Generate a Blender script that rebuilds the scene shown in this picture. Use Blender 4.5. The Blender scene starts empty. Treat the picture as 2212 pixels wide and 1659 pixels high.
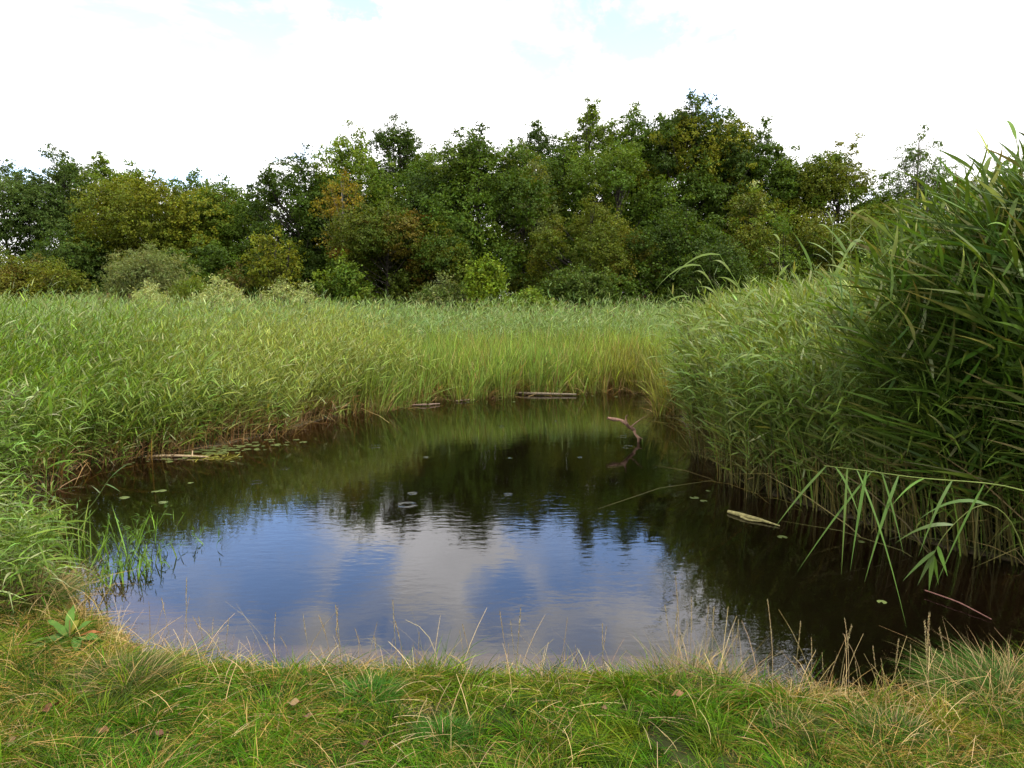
import bpy, math, random
import numpy as np
from mathutils import Vector

# ------------------------------------------------------------------ camera, sky, sun, exposure
scene = bpy.context.scene
COL = scene.collection
R = math.radians
EYE = 2.0
PITCH = R(6.9)
FD = 1536.0                       # focal length in units of a 2212 px wide picture
CXD, CYD = 1106.0, 829.5
cam_data = bpy.data.cameras.new("camera")
cam_data.sensor_width = 36.0
cam_data.lens = 36.0 * FD / 2212.0
cam_data.clip_start = 0.05
cam_data.clip_end = 3000
cam = bpy.data.objects.new("camera", cam_data)
COL.objects.link(cam)
cam.location = (0, 0, EYE)
cam.rotation_euler = (R(90) - PITCH, 0, 0)
scene.camera = cam

SUN_EL, SUN_AZ = R(50), R(122)      # azimuth clockwise from +Y (the view direction)
sdir = Vector((math.sin(SUN_AZ) * math.cos(SUN_EL), math.cos(SUN_AZ) * math.cos(SUN_EL), math.sin(SUN_EL)))
sun_data = bpy.data.lights.new("sun", 'SUN')
sun_data.energy = 5.0
sun_data.angle = R(1.5)
sun_data.color = (1.0, 0.95, 0.85)
sun = bpy.data.objects.new("sun", sun_data)
COL.objects.link(sun)
sun.rotation_euler = (-sdir).to_track_quat('-Z', 'Y').to_euler()
sun.location = (20, -20, 40)

scene.view_settings.view_transform = 'Standard'
scene.view_settings.look = 'None'
scene.view_settings.gamma = 1.0
scene.view_settings.exposure = 0.0
scene.render.film_transparent = False
scene.cycles.max_bounces = 6
scene.cycles.diffuse_bounces = 3
scene.cycles.glossy_bounces = 3
scene.cycles.transmission_bounces = 4
scene.cycles.transparent_max_bounces = 6
scene.cycles.caustics_reflective = False
scene.cycles.caustics_refractive = False


def pix_dir(px, py):
    """world direction seen at a place of the 2212 px wide picture"""
    u, v = (px - CXD) / FD, (CYD - py) / FD
    c, s = math.cos(PITCH), math.sin(PITCH)
    return Vector((u, c + v * s, -s + v * c))


def at_z(px, py, z=0.0):
    d = pix_dir(px, py)
    t = (z - EYE) / d.z
    return Vector((d.x * t, d.y * t, z))


def at_y(px, py, y):
    d = pix_dir(px, py)
    t = y / d.y
    return Vector((d.x * t, y, EYE + d.z * t))


def node(nt, typ, **kw):
    n = nt.nodes.new(typ)
    for k, v in kw.items():
        if k.startswith('i_'):
            key = k[2:]
            n.inputs[int(key) if key.isdigit() else key.replace('_', ' ')].default_value = v
        else:
            setattr(n, k, v)
    return n


def build_world():
    w = bpy.data.worlds.new("World")
    scene.world = w
    w.use_nodes = True
    nt = w.node_tree
    nt.nodes.clear()
    L = nt.links.new
    out = node(nt, 'ShaderNodeOutputWorld')
    bg = node(nt, 'ShaderNodeBackground', i_Strength=0.12)
    sky = node(nt, 'ShaderNodeTexSky', sky_type='NISHITA', sun_disc=False, sun_elevation=SUN_EL,
               sun_rotation=SUN_AZ, altitude=0, air_density=1.0, dust_density=0.6, ozone_density=2.0)
    tc = node(nt, 'ShaderNodeTexCoord')
    nrm = node(nt, 'ShaderNodeVectorMath', operation='NORMALIZE')
    L(tc.outputs['Generated'], nrm.inputs[0])
    sep = node(nt, 'ShaderNodeSeparateXYZ')
    L(nrm.outputs[0], sep.inputs[0])
    zz = node(nt, 'ShaderNodeMath', operation='MAXIMUM', i_1=0.0)
    L(sep.outputs[2], zz.inputs[0])
    za = node(nt, 'ShaderNodeMath', operation='ADD', i_1=0.12)
    L(zz.outputs[0], za.inputs[0])
    comb = node(nt, 'ShaderNodeCombineXYZ')
    for k in range(2):
        dv = node(nt, 'ShaderNodeMath', operation='DIVIDE')
        L(sep.outputs[k], dv.inputs[0])
        L(za.outputs[0], dv.inputs[1])
        L(dv.outputs[0], comb.inputs[k])
    big = node(nt, 'ShaderNodeTexNoise', noise_dimensions='3D', i_Scale=2.3, i_Detail=10.0, i_Roughness=0.62, i_Distortion=0.4)
    L(comb.outputs[0], big.inputs['Vector'])
    # soft holes in the cloud layer, by direction
    wob = node(nt, 'ShaderNodeTexNoise', i_Scale=9.0, i_Detail=8.0, i_Roughness=0.68)
    L(nrm.outputs[0], wob.inputs['Vector'])
    ws = node(nt, 'ShaderNodeVectorMath', operation='SUBTRACT')
    L(wob.outputs['Color'], ws.inputs[0])
    ws.inputs[1].default_value = (0.5, 0.5, 0.5)
    wm = node(nt, 'ShaderNodeVectorMath', operation='SCALE')
    wm.inputs['Scale'].default_value = 0.15
    L(ws.outputs[0], wm.inputs[0])
    wa = node(nt, 'ShaderNodeVectorMath', operation='ADD')
    L(nrm.outputs[0], wa.inputs[0])
    L(wm.outputs[0], wa.inputs[1])
    wn = node(nt, 'ShaderNodeVectorMath', operation='NORMALIZE')
    L(wa.outputs[0], wn.inputs[0])
    holes = [(-24, 18.0, 10.0, 1.0), (-19, 14, 5.0, .9), (-30, 21, 5.0, .8), (-12.5, 23.0, 3.6, 1.0), (-21, 25, 4.0, 0.9), (-8, 25, 3.2, 0.7), (3.5, 19.5, 4.6, 1.0), (10, 19.5, 4.2, 1.0),
             (-1, 24, 3.6, 0.9), (14.5, 17, 3.6, 0.8), (-34, 12, 4.5, 0.7), (5, 26, 4.0, .6), (22, 24, 4.5, .5)]
    acc = None
    for az, el, rad, wt in holes:
        d = (math.sin(R(az)) * math.cos(R(el)), math.cos(R(az)) * math.cos(R(el)), math.sin(R(el)))
        dt = node(nt, 'ShaderNodeVectorMath', operation='DOT_PRODUCT')
        L(wn.outputs[0], dt.inputs[0])
        dt.inputs[1].default_value = d
        mr = node(nt, 'ShaderNodeMapRange', interpolation_type='SMOOTHSTEP')
        L(dt.outputs['Value'], mr.inputs['Value'])
        mr.inputs['From Min'].default_value = math.cos(R(rad * 1.25))
        mr.inputs['From Max'].default_value = math.cos(R(rad * 0.35))
        mr.inputs['To Max'].default_value = wt
        if acc is None:
            acc = mr.outputs[0]
        else:
            a = node(nt, 'ShaderNodeMath', operation='MAXIMUM')
            L(acc, a.inputs[0])
            L(mr.outputs[0], a.inputs[1])
            acc = a.outputs[0]
    # cover = noise - holes
    m1 = node(nt, 'ShaderNodeMath', operation='MULTIPLY', i_1=-0.385)
    L(acc, m1.inputs[0])
    m2 = node(nt, 'ShaderNodeMath', operation='ADD')
    L(big.outputs['Fac'], m2.inputs[0])
    L(m1.outputs[0], m2.inputs[1])
    cov = node(nt, 'ShaderNodeMapRange', interpolation_type='SMOOTHSTEP')
    cov.inputs['From Min'].default_value = 0.06
    cov.inputs['From Max'].default_value = 0.42
    L(m2.outputs[0], cov.inputs['Value'])
    # cloud brightness varies
    n2 = node(nt, 'ShaderNodeTexNoise', i_Scale=2.6, i_Detail=6.0, i_Roughness=0.55)
    L(comb.outputs[0], n2.inputs['Vector'])
    cb = node(nt, 'ShaderNodeMapRange')
    cb.inputs['From Min'].default_value = 0.3
    cb.inputs['From Max'].default_value = 0.7
    cb.inputs['To Min'].default_value = 14.0
    cb.inputs['To Max'].default_value = 22.0
    L(n2.outputs['Fac'], cb.inputs['Value'])
    cc = node(nt, 'ShaderNodeVectorMath', operation='SCALE')
    cc.inputs[0].default_value = (1.0, 0.985, 0.99)
    L(cb.outputs[0], cc.inputs['Scale'])
    # the clear parts: sky texture, brightened by thin veil
    sk = node(nt, 'ShaderNodeVectorMath', operation='MULTIPLY')
    sk.inputs[1].default_value = (4.7, 4.7, 5.1)
    L(sky.outputs[0], sk.inputs[0])
    mix = node(nt, 'ShaderNodeMix', data_type='RGBA')
    L(cov.outputs[0], mix.inputs['Factor'])
    L(sk.outputs[0], mix.inputs['A'])
    L(cc.outputs[0], mix.inputs['B'])
    L(mix.outputs['Result'], bg.inputs['Color'])
    L(bg.outputs[0], out.inputs['Surface'])
    w.cycles.sampling_method = 'MANUAL'
    w.cycles.sample_map_resolution = 512


build_world()

rng = np.random.default_rng(7)
random.seed(7)

# ------------------------------------------------------------------ helpers


def tag(o, label=None, cat=None, group=None, kind=None):
    if label: o['label'] = label
    if cat: o['category'] = cat
    if group: o['group'] = group
    if kind: o['kind'] = kind
    return o


def empty(name, loc, rz=0.0):
    o = bpy.data.objects.new(name, None)
    o.empty_display_size = 0.2
    COL.objects.link(o)
    o.location = loc
    o.rotation_euler = (0, 0, rz)
    return o


def unit(v):
    return v / (np.linalg.norm(v, axis=-1, keepdims=True) + 1e-9)


class Acc:
    """collects quads with one colour each, then links them as one mesh object"""
    def __init__(self):
        self.v, self.f, self.c, self.n = [], [], [], 0

    def add(self, v, f, c):
        v = np.asarray(v, np.float32).reshape(-1, 3)
        f = np.asarray(f, np.int64).reshape(-1, 4)
        c = np.asarray(c, np.float32)
        if c.ndim == 1:
            c = np.tile(c, (len(f), 1))
        self.v.append(v); self.f.append(f + self.n); self.c.append(c)
        self.n += len(v)

    def build(self, name, mat, parent=None, smooth=False, loc=None):
        v = np.concatenate(self.v); f = np.concatenate(self.f); c = np.concatenate(self.c)
        if loc is not None:
            v = v - np.asarray(loc, np.float32)
        me = bpy.data.meshes.new(name)
        me.vertices.add(len(v)); me.vertices.foreach_set('co', v.ravel())
        me.loops.add(len(f) * 4); me.loops.foreach_set('vertex_index', f.astype(np.int32).ravel())
        me.polygons.add(len(f))
        me.polygons.foreach_set('loop_start', np.arange(0, len(f) * 4, 4, dtype=np.int32))
        if smooth:
            me.polygons.foreach_set('use_smooth', np.ones(len(f), bool))
        at = me.attributes.new('tint', 'FLOAT_COLOR', 'FACE')
        at.data.foreach_set('color', np.hstack([c, np.ones((len(c), 1), np.float32)]).astype(np.float32).ravel())
        me.update(calc_edges=True)
        me.materials.append(mat)
        o = bpy.data.objects.new(name, me)
        COL.objects.link(o)
        if parent is not None:
            o.parent = parent
        if loc is not None and parent is None:
            o.location = loc
        return o


def ribbons(acc, base, d, L, W, bend, col, nseg=3, prof=None, side=None, colend=None):
    """N curved tapering blades: base (N,3), unit d, length, width, bend (N,3) per length"""
    N = len(base)
    t = np.linspace(0, 1, nseg + 1)
    if prof is None:
        prof = np.interp(t, [0, .25, .6, 1], [.7, 1, .75, .04])
    else:
        prof = np.interp(t, *prof)
    P = base[:, None] + d[:, None] * (L[:, None, None] * t[None, :, None]) + bend[:, None] * (L[:, None, None] * (t ** 2)[None, :, None])
    if side is None:
        side = unit(np.cross(d, rng.normal(size=(N, 3))))
    half = side[:, None] * (W[:, None, None] * 0.5 * prof[None, :, None])
    V = np.stack([P - half, P + half], axis=2).reshape(N, -1, 3)
    k = np.arange(nseg)
    q = np.stack([2 * k, 2 * k + 1, 2 * k + 3, 2 * k + 2], axis=1)
    F = (np.arange(N)[:, None, None] * (2 * (nseg + 1)) + q[None])
    if colend is None:
        C = np.repeat(col, nseg, axis=0)
    else:
        m = ((k + .5) / nseg)[None, :, None]
        C = (col[:, None] * (1 - m) + colend[:, None] * m).reshape(-1, 3)
    acc.add(V, F, C)


def tubes(acc, P, r, col, k=4):
    """N tubes along P (N,S,3) with radii r (N,S)"""
    N, S, _ = P.shape
    T = unit(np.gradient(P, axis=1))
    ref = np.zeros_like(T); ref[..., 0] = 1
    ref[np.abs(T[..., 0]) > .9] = (0, 1, 0)
    A = unit(np.cross(T, ref)); B = np.cross(T, A)
    a = np.arange(k) * 2 * np.pi / k
    V = P[:, :, None] + r[:, :, None, None] * (A[:, :, None] * np.cos(a)[None, None, :, None] + B[:, :, None] * np.sin(a)[None, None, :, None])
    s = np.arange(S - 1)[:, None]; j = np.arange(k)[None]
    q = np.stack([s * k + j, s * k + (j + 1) % k, (s + 1) * k + (j + 1) % k, (s + 1) * k + j], axis=-1).reshape(-1, 4)
    F = np.arange(N)[:, None, None] * (S * k) + q[None]
    col = np.asarray(col, np.float32)
    if col.ndim == 1:
        C = np.tile(col, (N * len(q), 1))
    else:
        C = np.repeat(col, len(q), axis=0)
    acc.add(V.reshape(-1, 3), F, C)


def tube1(acc, pts, rad, col, k=8, sub=1):
    pts = np.array(pts, float); rad = np.array(rad, float)
    if sub > 1:
        t = np.linspace(0, len(pts) - 1, (len(pts) - 1) * sub + 1)
        i = np.arange(len(pts))
        # smooth by Catmull-like blending
        P = np.stack([np.interp(t, i, pts[:, a]) for a in range(3)], 1)
        for _ in range(1):
            P[1:-1] = (P[:-2] + 2 * P[1:-1] + P[2:]) / 4
        rad = np.interp(t, i, rad); pts = P
    tubes(acc, pts[None], rad[None], np.array(col), k)


def leaves(acc, c, n, size, col, aspect=.6, droop=None):
    """N rhombic leaves with centre c and normal n"""
    N = len(c)
    a = unit(np.cross(n, rng.normal(size=(N, 3))))
    if droop is not None:
        a = unit(a + droop)
    s = unit(np.cross(n, a))
    nn = np.cross(a, s)
    h = size[:, None]
    V = np.stack([c - a * h * .5, c + s * h * .5 * aspect + nn * h * .1 - a * h * .08, c + a * h * .55, c - s * h * .5 * aspect + nn * h * .1 - a * h * .08], axis=1)
    acc.add(V, np.arange(4 * N).reshape(N, 4), col)


_W = [(rng.normal(size=2), rng.uniform(0, 6.28)) for _ in range(24)]


def field(x, y, s, k=0):
    """smooth random field, about -1..1, feature size 1/s"""
    o = 0
    for i in range(6):
        w, p = _W[(i + 6 * k) % 24]
        o = o + np.sin((x * w[0] + y * w[1]) * s * (1 + .35 * i) + p * (1 + k)) / (1 + .3 * i)
    return o / 2.6


def jitter(base, n, amt=.25, hue=.12):
    base = np.asarray(base, float)
    c = np.tile(base, (n, 1)) if base.ndim == 1 else base
    c = c * np.exp(rng.normal(0, amt, (n, 1)))
    c = c * np.exp(rng.normal(0, hue, (n, 3)))
    return np.clip(c, .002, .8)


# ------------------------------------------------------------------ materials

def leaf_mat(name, trans=.35, rough=.5, spec=.4, gain=1.0, tr_tint=(1.15, 1.1, .5)):
    m = bpy.data.materials.new(name); m.use_nodes = True
    nt = m.node_tree; nt.nodes.clear(); L = nt.links.new
    out = node(nt, 'ShaderNodeOutputMaterial')
    at = node(nt, 'ShaderNodeAttribute', attribute_name='tint')
    geo = node(nt, 'ShaderNodeNewGeometry')
    nz = node(nt, 'ShaderNodeTexNoise', i_Scale=9.0, i_Detail=3.0)
    L(geo.outputs['Position'], nz.inputs['Vector'])
    mr = node(nt, 'ShaderNodeMapRange', i_1=.3, i_2=.7, i_3=.85 * gain, i_4=1.15 * gain)
    L(nz.outputs['Fac'], mr.inputs['Value'])
    sc = node(nt, 'ShaderNodeVectorMath', operation='SCALE')
    L(at.outputs['Color'], sc.inputs[0]); L(mr.outputs[0], sc.inputs['Scale'])
    pr = node(nt, 'ShaderNodeBsdfPrincipled')
    pr.inputs['Roughness'].default_value = rough
    pr.inputs['Specular IOR Level'].default_value = spec
    L(sc.outputs[0], pr.inputs['Base Color'])
    if trans > 0:
        tm = node(nt, 'ShaderNodeVectorMath', operation='MULTIPLY'); tm.inputs[1].default_value = tr_tint
        L(sc.outputs[0], tm.inputs[0])
        tr = node(nt, 'ShaderNodeBsdfTranslucent'); L(tm.outputs[0], tr.inputs['Color'])
        mx = node(nt, 'ShaderNodeMixShader', i_0=trans)
        L(pr.outputs[0], mx.inputs[1]); L(tr.outputs[0], mx.inputs[2]); L(mx.outputs[0], out.inputs['Surface'])
    else:
        L(pr.outputs[0], out.inputs['Surface'])
    return m


M_LEAF = leaf_mat('tree_leaf', .34, .6, .14, 1.5, tr_tint=(1.3, 1.2, .4))
M_REED = leaf_mat('reed_leaf', .36, .45, .22, tr_tint=(1.25, 1.15, .45))
M_GRASS = leaf_mat('grass_blade', .38, .55, .12, tr_tint=(1.25, 1.15, .4))
M_STRAW = leaf_mat('dry_straw', .2, .6, .3, tr_tint=(1.1, 1, .8))
M_PAD = leaf_mat('lily_pad', .1, .3, .5)
M_DEAD = leaf_mat('dead_leaf', .15, .7, .2, tr_tint=(1.1, .9, .6))


def bark_mat(name, gain=1.0, scale=14.0):
    m = bpy.data.materials.new(name); m.use_nodes = True
    nt = m.node_tree; L = nt.links.new
    pr = nt.nodes['Principled BSDF']
    at = node(nt, 'ShaderNodeAttribute', attribute_name='tint')
    tc = node(nt, 'ShaderNodeTexCoord')
    mp = node(nt, 'ShaderNodeMapping'); mp.inputs['Scale'].default_value = (1, 1, .35)
    L(tc.outputs['Object'], mp.inputs['Vector'])
    nz = node(nt, 'ShaderNodeTexNoise', i_Scale=scale, i_Detail=8.0, i_Roughness=.7)
    L(mp.outputs[0], nz.inputs['Vector'])
    mr = node(nt, 'ShaderNodeMapRange', i_1=.3, i_2=.7, i_3=.45 * gain, i_4=1.4 * gain)
    L(nz.outputs['Fac'], mr.inputs['Value'])
    sc = node(nt, 'ShaderNodeVectorMath', operation='SCALE')
    L(at.outputs['Color'], sc.inputs[0]); L(mr.outputs[0], sc.inputs['Scale'])
    L(sc.outputs[0], pr.inputs['Base Color'])
    pr.inputs['Roughness'].default_value = .85
    bp = node(nt, 'ShaderNodeBump', i_Strength=.6, i_Distance=.01)
    L(nz.outputs['Fac'], bp.inputs['Height']); L(bp.outputs[0], pr.inputs['Normal'])
    return m


M_BARK = bark_mat('bark')
M_DRIFT = bark_mat('weathered_wood', 1.0, 40.0)


def ground_mat():
    m = bpy.data.materials.new('soil'); m.use_nodes = True
    nt = m.node_tree; L = nt.links.new
    pr = nt.nodes['Principled BSDF']; pr.inputs['Roughness'].default_value = .95; pr.inputs['Specular IOR Level'].default_value = .08
    geo = node(nt, 'ShaderNodeNewGeometry')
    nz = node(nt, 'ShaderNodeTexNoise', i_Scale=6.0, i_Detail=8.0, i_Roughness=.65)
    L(geo.outputs['Position'], nz.inputs['Vector'])
    ramp = node(nt, 'ShaderNodeValToRGB')
    e = ramp.color_ramp.elements
    e[0].position = .3; e[0].color = (.012, .013, .005, 1)
    e[1].position = .72; e[1].color = (.034, .042, .012, 1)
    L(nz.outputs['Fac'], ramp.inputs[0])
    # silt of the pond bed where the ground lies under water
    sep = node(nt, 'ShaderNodeSeparateXYZ'); L(geo.outputs['Position'], sep.inputs[0])
    mr = node(nt, 'ShaderNodeMapRange', i_1=.03, i_2=-.04); L(sep.outputs[2], mr.inputs['Value'])
    mx = node(nt, 'ShaderNodeMix', data_type='RGBA')
    L(mr.outputs[0], mx.inputs['Factor']); L(ramp.outputs[0], mx.inputs['A']); mx.inputs['B'].default_value = (.15, .105, .076, 1)
    L(mx.outputs['Result'], pr.inputs['Base Color'])
    bp = node(nt, 'ShaderNodeBump', i_Strength=.8, i_Distance=.03); L(nz.outputs['Fac'], bp.inputs['Height'])
    L(bp.outputs[0], pr.inputs['Normal'])
    return m


def water_mat():
    m = bpy.data.materials.new('pond_water'); m.use_nodes = True
    nt = m.node_tree; nt.nodes.clear(); L = nt.links.new
    out = node(nt, 'ShaderNodeOutputMaterial')
    geo = node(nt, 'ShaderNodeNewGeometry')
    # light wind ripples
    mp = node(nt, 'ShaderNodeMapping'); mp.inputs['Scale'].default_value = (1.0, 2.2, 1.0); mp.inputs['Rotation'].default_value = (0, 0, R(-14))
    L(geo.outputs['Position'], mp.inputs['Vector'])
    n1 = node(nt, 'ShaderNodeTexNoise', i_Scale=6.5, i_Detail=3.0, i_Roughness=.5)
    n2 = node(nt, 'ShaderNodeTexNoise', i_Scale=1.1, i_Detail=2.0)
    L(mp.outputs[0], n1.inputs['Vector']); L(geo.outputs['Position'], n2.inputs['Vector'])
    patch = node(nt, 'ShaderNodeMapRange', i_1=.35, i_2=.65, i_3=.25, i_4=1.0); L(n2.outputs['Fac'], patch.inputs['Value'])
    h = node(nt, 'ShaderNodeMath', operation='MULTIPLY'); L(n1.outputs['Fac'], h.inputs[0]); L(patch.outputs[0], h.inputs[1])
    # rings of single rain drops
    sep = node(nt, 'ShaderNodeSeparateXYZ'); L(geo.outputs['Position'], sep.inputs[0])
    cmb = node(nt, 'ShaderNodeCombineXYZ'); L(sep.outputs[0], cmb.inputs[0]); L(sep.outputs[1], cmb.inputs[1])
    vo = node(nt, 'ShaderNodeTexVoronoi', voronoi_dimensions='2D', feature='F1', i_Scale=1.15)
    L(cmb.outputs[0], vo.inputs['Vector'])
    cs = node(nt, 'ShaderNodeSeparateColor'); L(vo.outputs['Color'], cs.inputs[0])
    rr = node(nt, 'ShaderNodeMapRange', i_1=0.0, i_2=1.0, i_3=.02, i_4=.11); L(cs.outputs[1], rr.inputs['Value'])
    df = node(nt, 'ShaderNodeMath', operation='SUBTRACT'); L(vo.outputs['Distance'], df.inputs[0]); L(rr.outputs[0], df.inputs[1])
    dd = node(nt, 'ShaderNodeMath', operation='MULTIPLY', i_1=190.0); L(df.outputs[0], dd.inputs[0])
    sn = node(nt, 'ShaderNodeMath', operation='COSINE'); L(dd.outputs[0], sn.inputs[0])
    ab = node(nt, 'ShaderNodeMath', operation='ABSOLUTE'); L(df.outputs[0], ab.inputs[0])
    win = node(nt, 'ShaderNodeMapRange', i_1=.0, i_2=.035, i_3=1.0, i_4=0.0); L(ab.outputs[0], win.inputs['Value'])
    msk = node(nt, 'ShaderNodeMath', operation='GREATER_THAN', i_1=.72); L(cs.outputs[0], msk.inputs[0])
    a1 = node(nt, 'ShaderNodeMath', operation='MULTIPLY'); L(sn.outputs[0], a1.inputs[0]); L(win.outputs[0], a1.inputs[1])
    a2 = node(nt, 'ShaderNodeMath', operation='MULTIPLY'); L(a1.outputs[0], a2.inputs[0]); L(msk.outputs[0], a2.inputs[1])
    a3 = node(nt, 'ShaderNodeMath', operation='MULTIPLY', i_1=.45); L(a2.outputs[0], a3.inputs[0])
    hs = node(nt, 'ShaderNodeMath', operation='ADD'); L(h.outputs[0], hs.inputs[0]); L(a3.outputs[0], hs.inputs[1])
    bp = node(nt, 'ShaderNodeBump', i_Strength=1.0, i_Distance=.0016); L(hs.outputs[0], bp.inputs['Height'])
    gl = node(nt, 'ShaderNodeBsdfGlossy', i_Roughness=.015); L(bp.outputs[0], gl.inputs['Normal'])
    gl.inputs['Color'].default_value = (.98, .98, 1, 1)
    fr = node(nt, 'ShaderNodeFresnel', i_IOR=1.50); L(bp.outputs[0], fr.inputs['Normal'])
    df2 = node(nt, 'ShaderNodeBsdfDiffuse'); df2.inputs['Color'].default_value = (.007, .0045, .0022, 1)
    tr = node(nt, 'ShaderNodeBsdfTransparent'); tr.inputs['Color'].default_value = (.9, .82, .72, 1)
    body = node(nt, 'ShaderNodeMixShader', i_0=.7)
    L(df2.outputs[0], body.inputs[1]); L(tr.outputs[0], body.inputs[2])
    mx = node(nt, 'ShaderNodeMixShader'); L(fr.outputs[0], mx.inputs[0]); L(body.outputs[0], mx.inputs[1]); L(gl.outputs[0], mx.inputs[2])
    L(mx.outputs[0], out.inputs['Surface'])
    # murky water body: absorbs with depth
    va = node(nt, 'ShaderNodeVolumeAbsorption', i_Density=7.0); va.inputs['Color'].default_value = (.62, .50, .34, 1)
    L(va.outputs[0], out.inputs['Volume'])
    return m


# ------------------------------------------------------------------ pond outline, ground, water
outline_px = [(-60, 1225), (60, 1250), (170, 1325), (290, 1405), (430, 1445), (650, 1458), (900, 1468), (1130, 1478),
              (1400, 1480), (1650, 1515), (1900, 1535), (2080, 1525), (2260, 1470), (2420, 1400), (2440, 1300), (2250, 1225), (2040, 1185), (1880, 1135),
              (1740, 1095), (1620, 1050), (1540, 1000), (1490, 950), (1470, 900), (1465, 860), (1400, 842), (1200, 846), (1000, 858),
              (860, 872), (700, 905), (600, 935), (480, 962), (330, 985), (200, 1000), (130, 1020), (70, 1080), (-40, 1130)]
POND = np.array([at_z(x, y)[:2] for x, y in outline_px])


def sdist(x, y):
    """signed distance to the pond outline, negative inside"""
    p = np.stack([x, y], -1)
    best = np.full(x.shape, 1e9)
    inside = np.zeros(x.shape, bool)
    n = len(POND)
    for i in range(n):
        a, b = POND[i], POND[(i + 1) % n]
        ab = b - a
        t = np.clip(((p - a) @ ab) / (ab @ ab), 0, 1)
        q = a + t[..., None] * ab
        best = np.minimum(best, np.hypot(p[..., 0] - q[..., 0], p[..., 1] - q[..., 1]))
        c = ((a[1] > y) != (b[1] > y)) & (x < (b[0] - a[0]) * (y - a[1]) / (b[1] - a[1] + 1e-12) + a[0])
        inside ^= c
    return np.where(inside, -best, best)


def sstep(x, a, b):
    t = np.clip((x - a) / (b - a), 0, 1)
    return t * t * (3 - 2 * t)


def ground_z(x, y, sd=None):
    x = np.asarray(x, float); y = np.asarray(y, float)
    if sd is None:
        sd = sdist(x, y)
    front = 1 - sstep(y, 4.6 + np.maximum(-x, 0) * .35, 6.4 + np.maximum(-x, 0) * .35)          # the grassy near bank
    zin = -np.minimum(.9, -sd * (.10 + .30 * sstep(-sd, .25, .9)) + (1 - front * (1 - sstep(x, 1.0, 2.2))) * -sd * .5)
    zout_f = .02 + .115 * sstep(sd, 0, .25) + .10 * sstep(sd, .25, 1.6) + .018 * field(x, y, 5.0, 1)
    zout_m = .015 + .03 * sstep(sd, 0, .5) + .01 * field(x, y, 3.0, 2) + .35 * sstep(y, 24, 34)
    z = np.where(sd < 0, zin, front * zout_f + (1 - front) * zout_m)
    return z


def spaced(lo, hi, step, far, nfar):
    core = np.arange(lo, hi + 1e-6, step)
    g = np.geomspace(step * 1.5, far, nfar)
    return np.concatenate([lo - g[::-1], core, hi + g])


xs = spaced(-11, 11, .12, 700, 34); ys = spaced(1.2, 19, .12, 900, 34)
GX, GY = np.meshgrid(xs, ys)
GZ = ground_z(GX, GY)
far_r = np.hypot(GX, GY)
GZ = GZ + 1.2 * sstep(far_r, 60, 300) * (1 + field(GX, GY, .02, 3) * .5)
ga = Acc()
nx, ny = len(xs), len(ys)
idx = np.arange(nx * ny).reshape(ny, nx)
ga.add(np.stack([GX, GY, GZ], -1), np.stack([idx[:-1, :-1], idx[:-1, 1:], idx[1:, 1:], idx[1:, :-1]], -1), np.array((.03, .025, .012)))
ground = tag(ga.build('ground', ground_mat(), smooth=True), 'dark damp soil of the banks and marsh under the plants', None, None, 'structure')

wa_ = Acc()
x0, x1, y0, y1 = POND[:, 0].min() - .3, POND[:, 0].max() + .3, POND[:, 1].min() - .3, POND[:, 1].max() + .3
NW = 24
wx, wy = np.meshgrid(np.linspace(x0, x1, NW), np.linspace(y0, y1, NW))
idx = np.arange(NW * NW).reshape(NW, NW)
grid = np.stack([idx[:-1, :-1], idx[:-1, 1:], idx[1:, 1:], idx[1:, :-1]], -1).reshape(-1, 4)
rim = np.concatenate([idx[0, :], idx[1:, -1], idx[-1, -2::-1], idx[-2:0:-1, 0]])
rim2 = np.roll(rim, -1)
top = np.stack([wx, wy, np.zeros_like(wx)], -1).reshape(-1, 3)
bot = top.copy(); bot[:, 2] = -1.3
side_f = np.stack([rim, rim + NW * NW, rim2 + NW * NW, rim2], 1)
wa_.add(np.concatenate([top, bot]), np.concatenate([grid, grid[:, ::-1] + NW * NW, side_f]), np.array((.02, .02, .01)))
tag(wa_.build('water', water_mat()), 'dark still brown pond water mirroring trees and sky', None, None, 'structure')

# ------------------------------------------------------------------ trees and shrubs
BARK = {'dark': (.035, .028, .02), 'birch': (.42, .38, .32), 'grey': (.10, .09, .07), 'brown': (.06, .035, .02)}


def crown_leaves(acc, c, r, leaf, per, cols, dens, clump=.24, flat=.8, aspect=.6, axis=None, up=.5):
    """leaf clumps over lobes: c (K,3) lobe centres, r (K,) lobe radii"""
    nc = np.maximum(3, (12.6 * r * r * dens).astype(int))
    ci = np.repeat(np.arange(len(r)), nc)
    n = len(ci)
    d = unit(rng.normal(size=(n, 3)))
    d[:, 2] *= flat
    rad = r[ci] * rng.uniform(.45, 1.08, n) ** .6
    cc = c[ci] + d * rad[:, None]
    ctint = jitter(np.ones(3), n, .22, .05)
    k = np.maximum(3, rng.poisson(per, n))
    li = np.repeat(np.arange(n), k)
    m = len(li)
    off = rng.normal(size=(m, 3)) * clump * .5 * rng.uniform(.5, 1.3, n)[li][:, None]
    off[:, 2] *= .7
    p = cc[li] + off
    keep = p[:, 2] > .12
    p = p[keep]; li = li[keep]; m = len(p)
    nrm = unit(d[li] * .5 + np.array([0, 0, up]) + rng.normal(size=(m, 3)) * .65)
    base = np.asarray(cols)[rng.choice(len(cols), len(r))][ci][li]
    col = base * ctint[li]
    col = jitter(col, m, .2, .07)
    leaves(acc, p, nrm, leaf * rng.uniform(.6, 1.35, m), col, aspect, axis)


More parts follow.
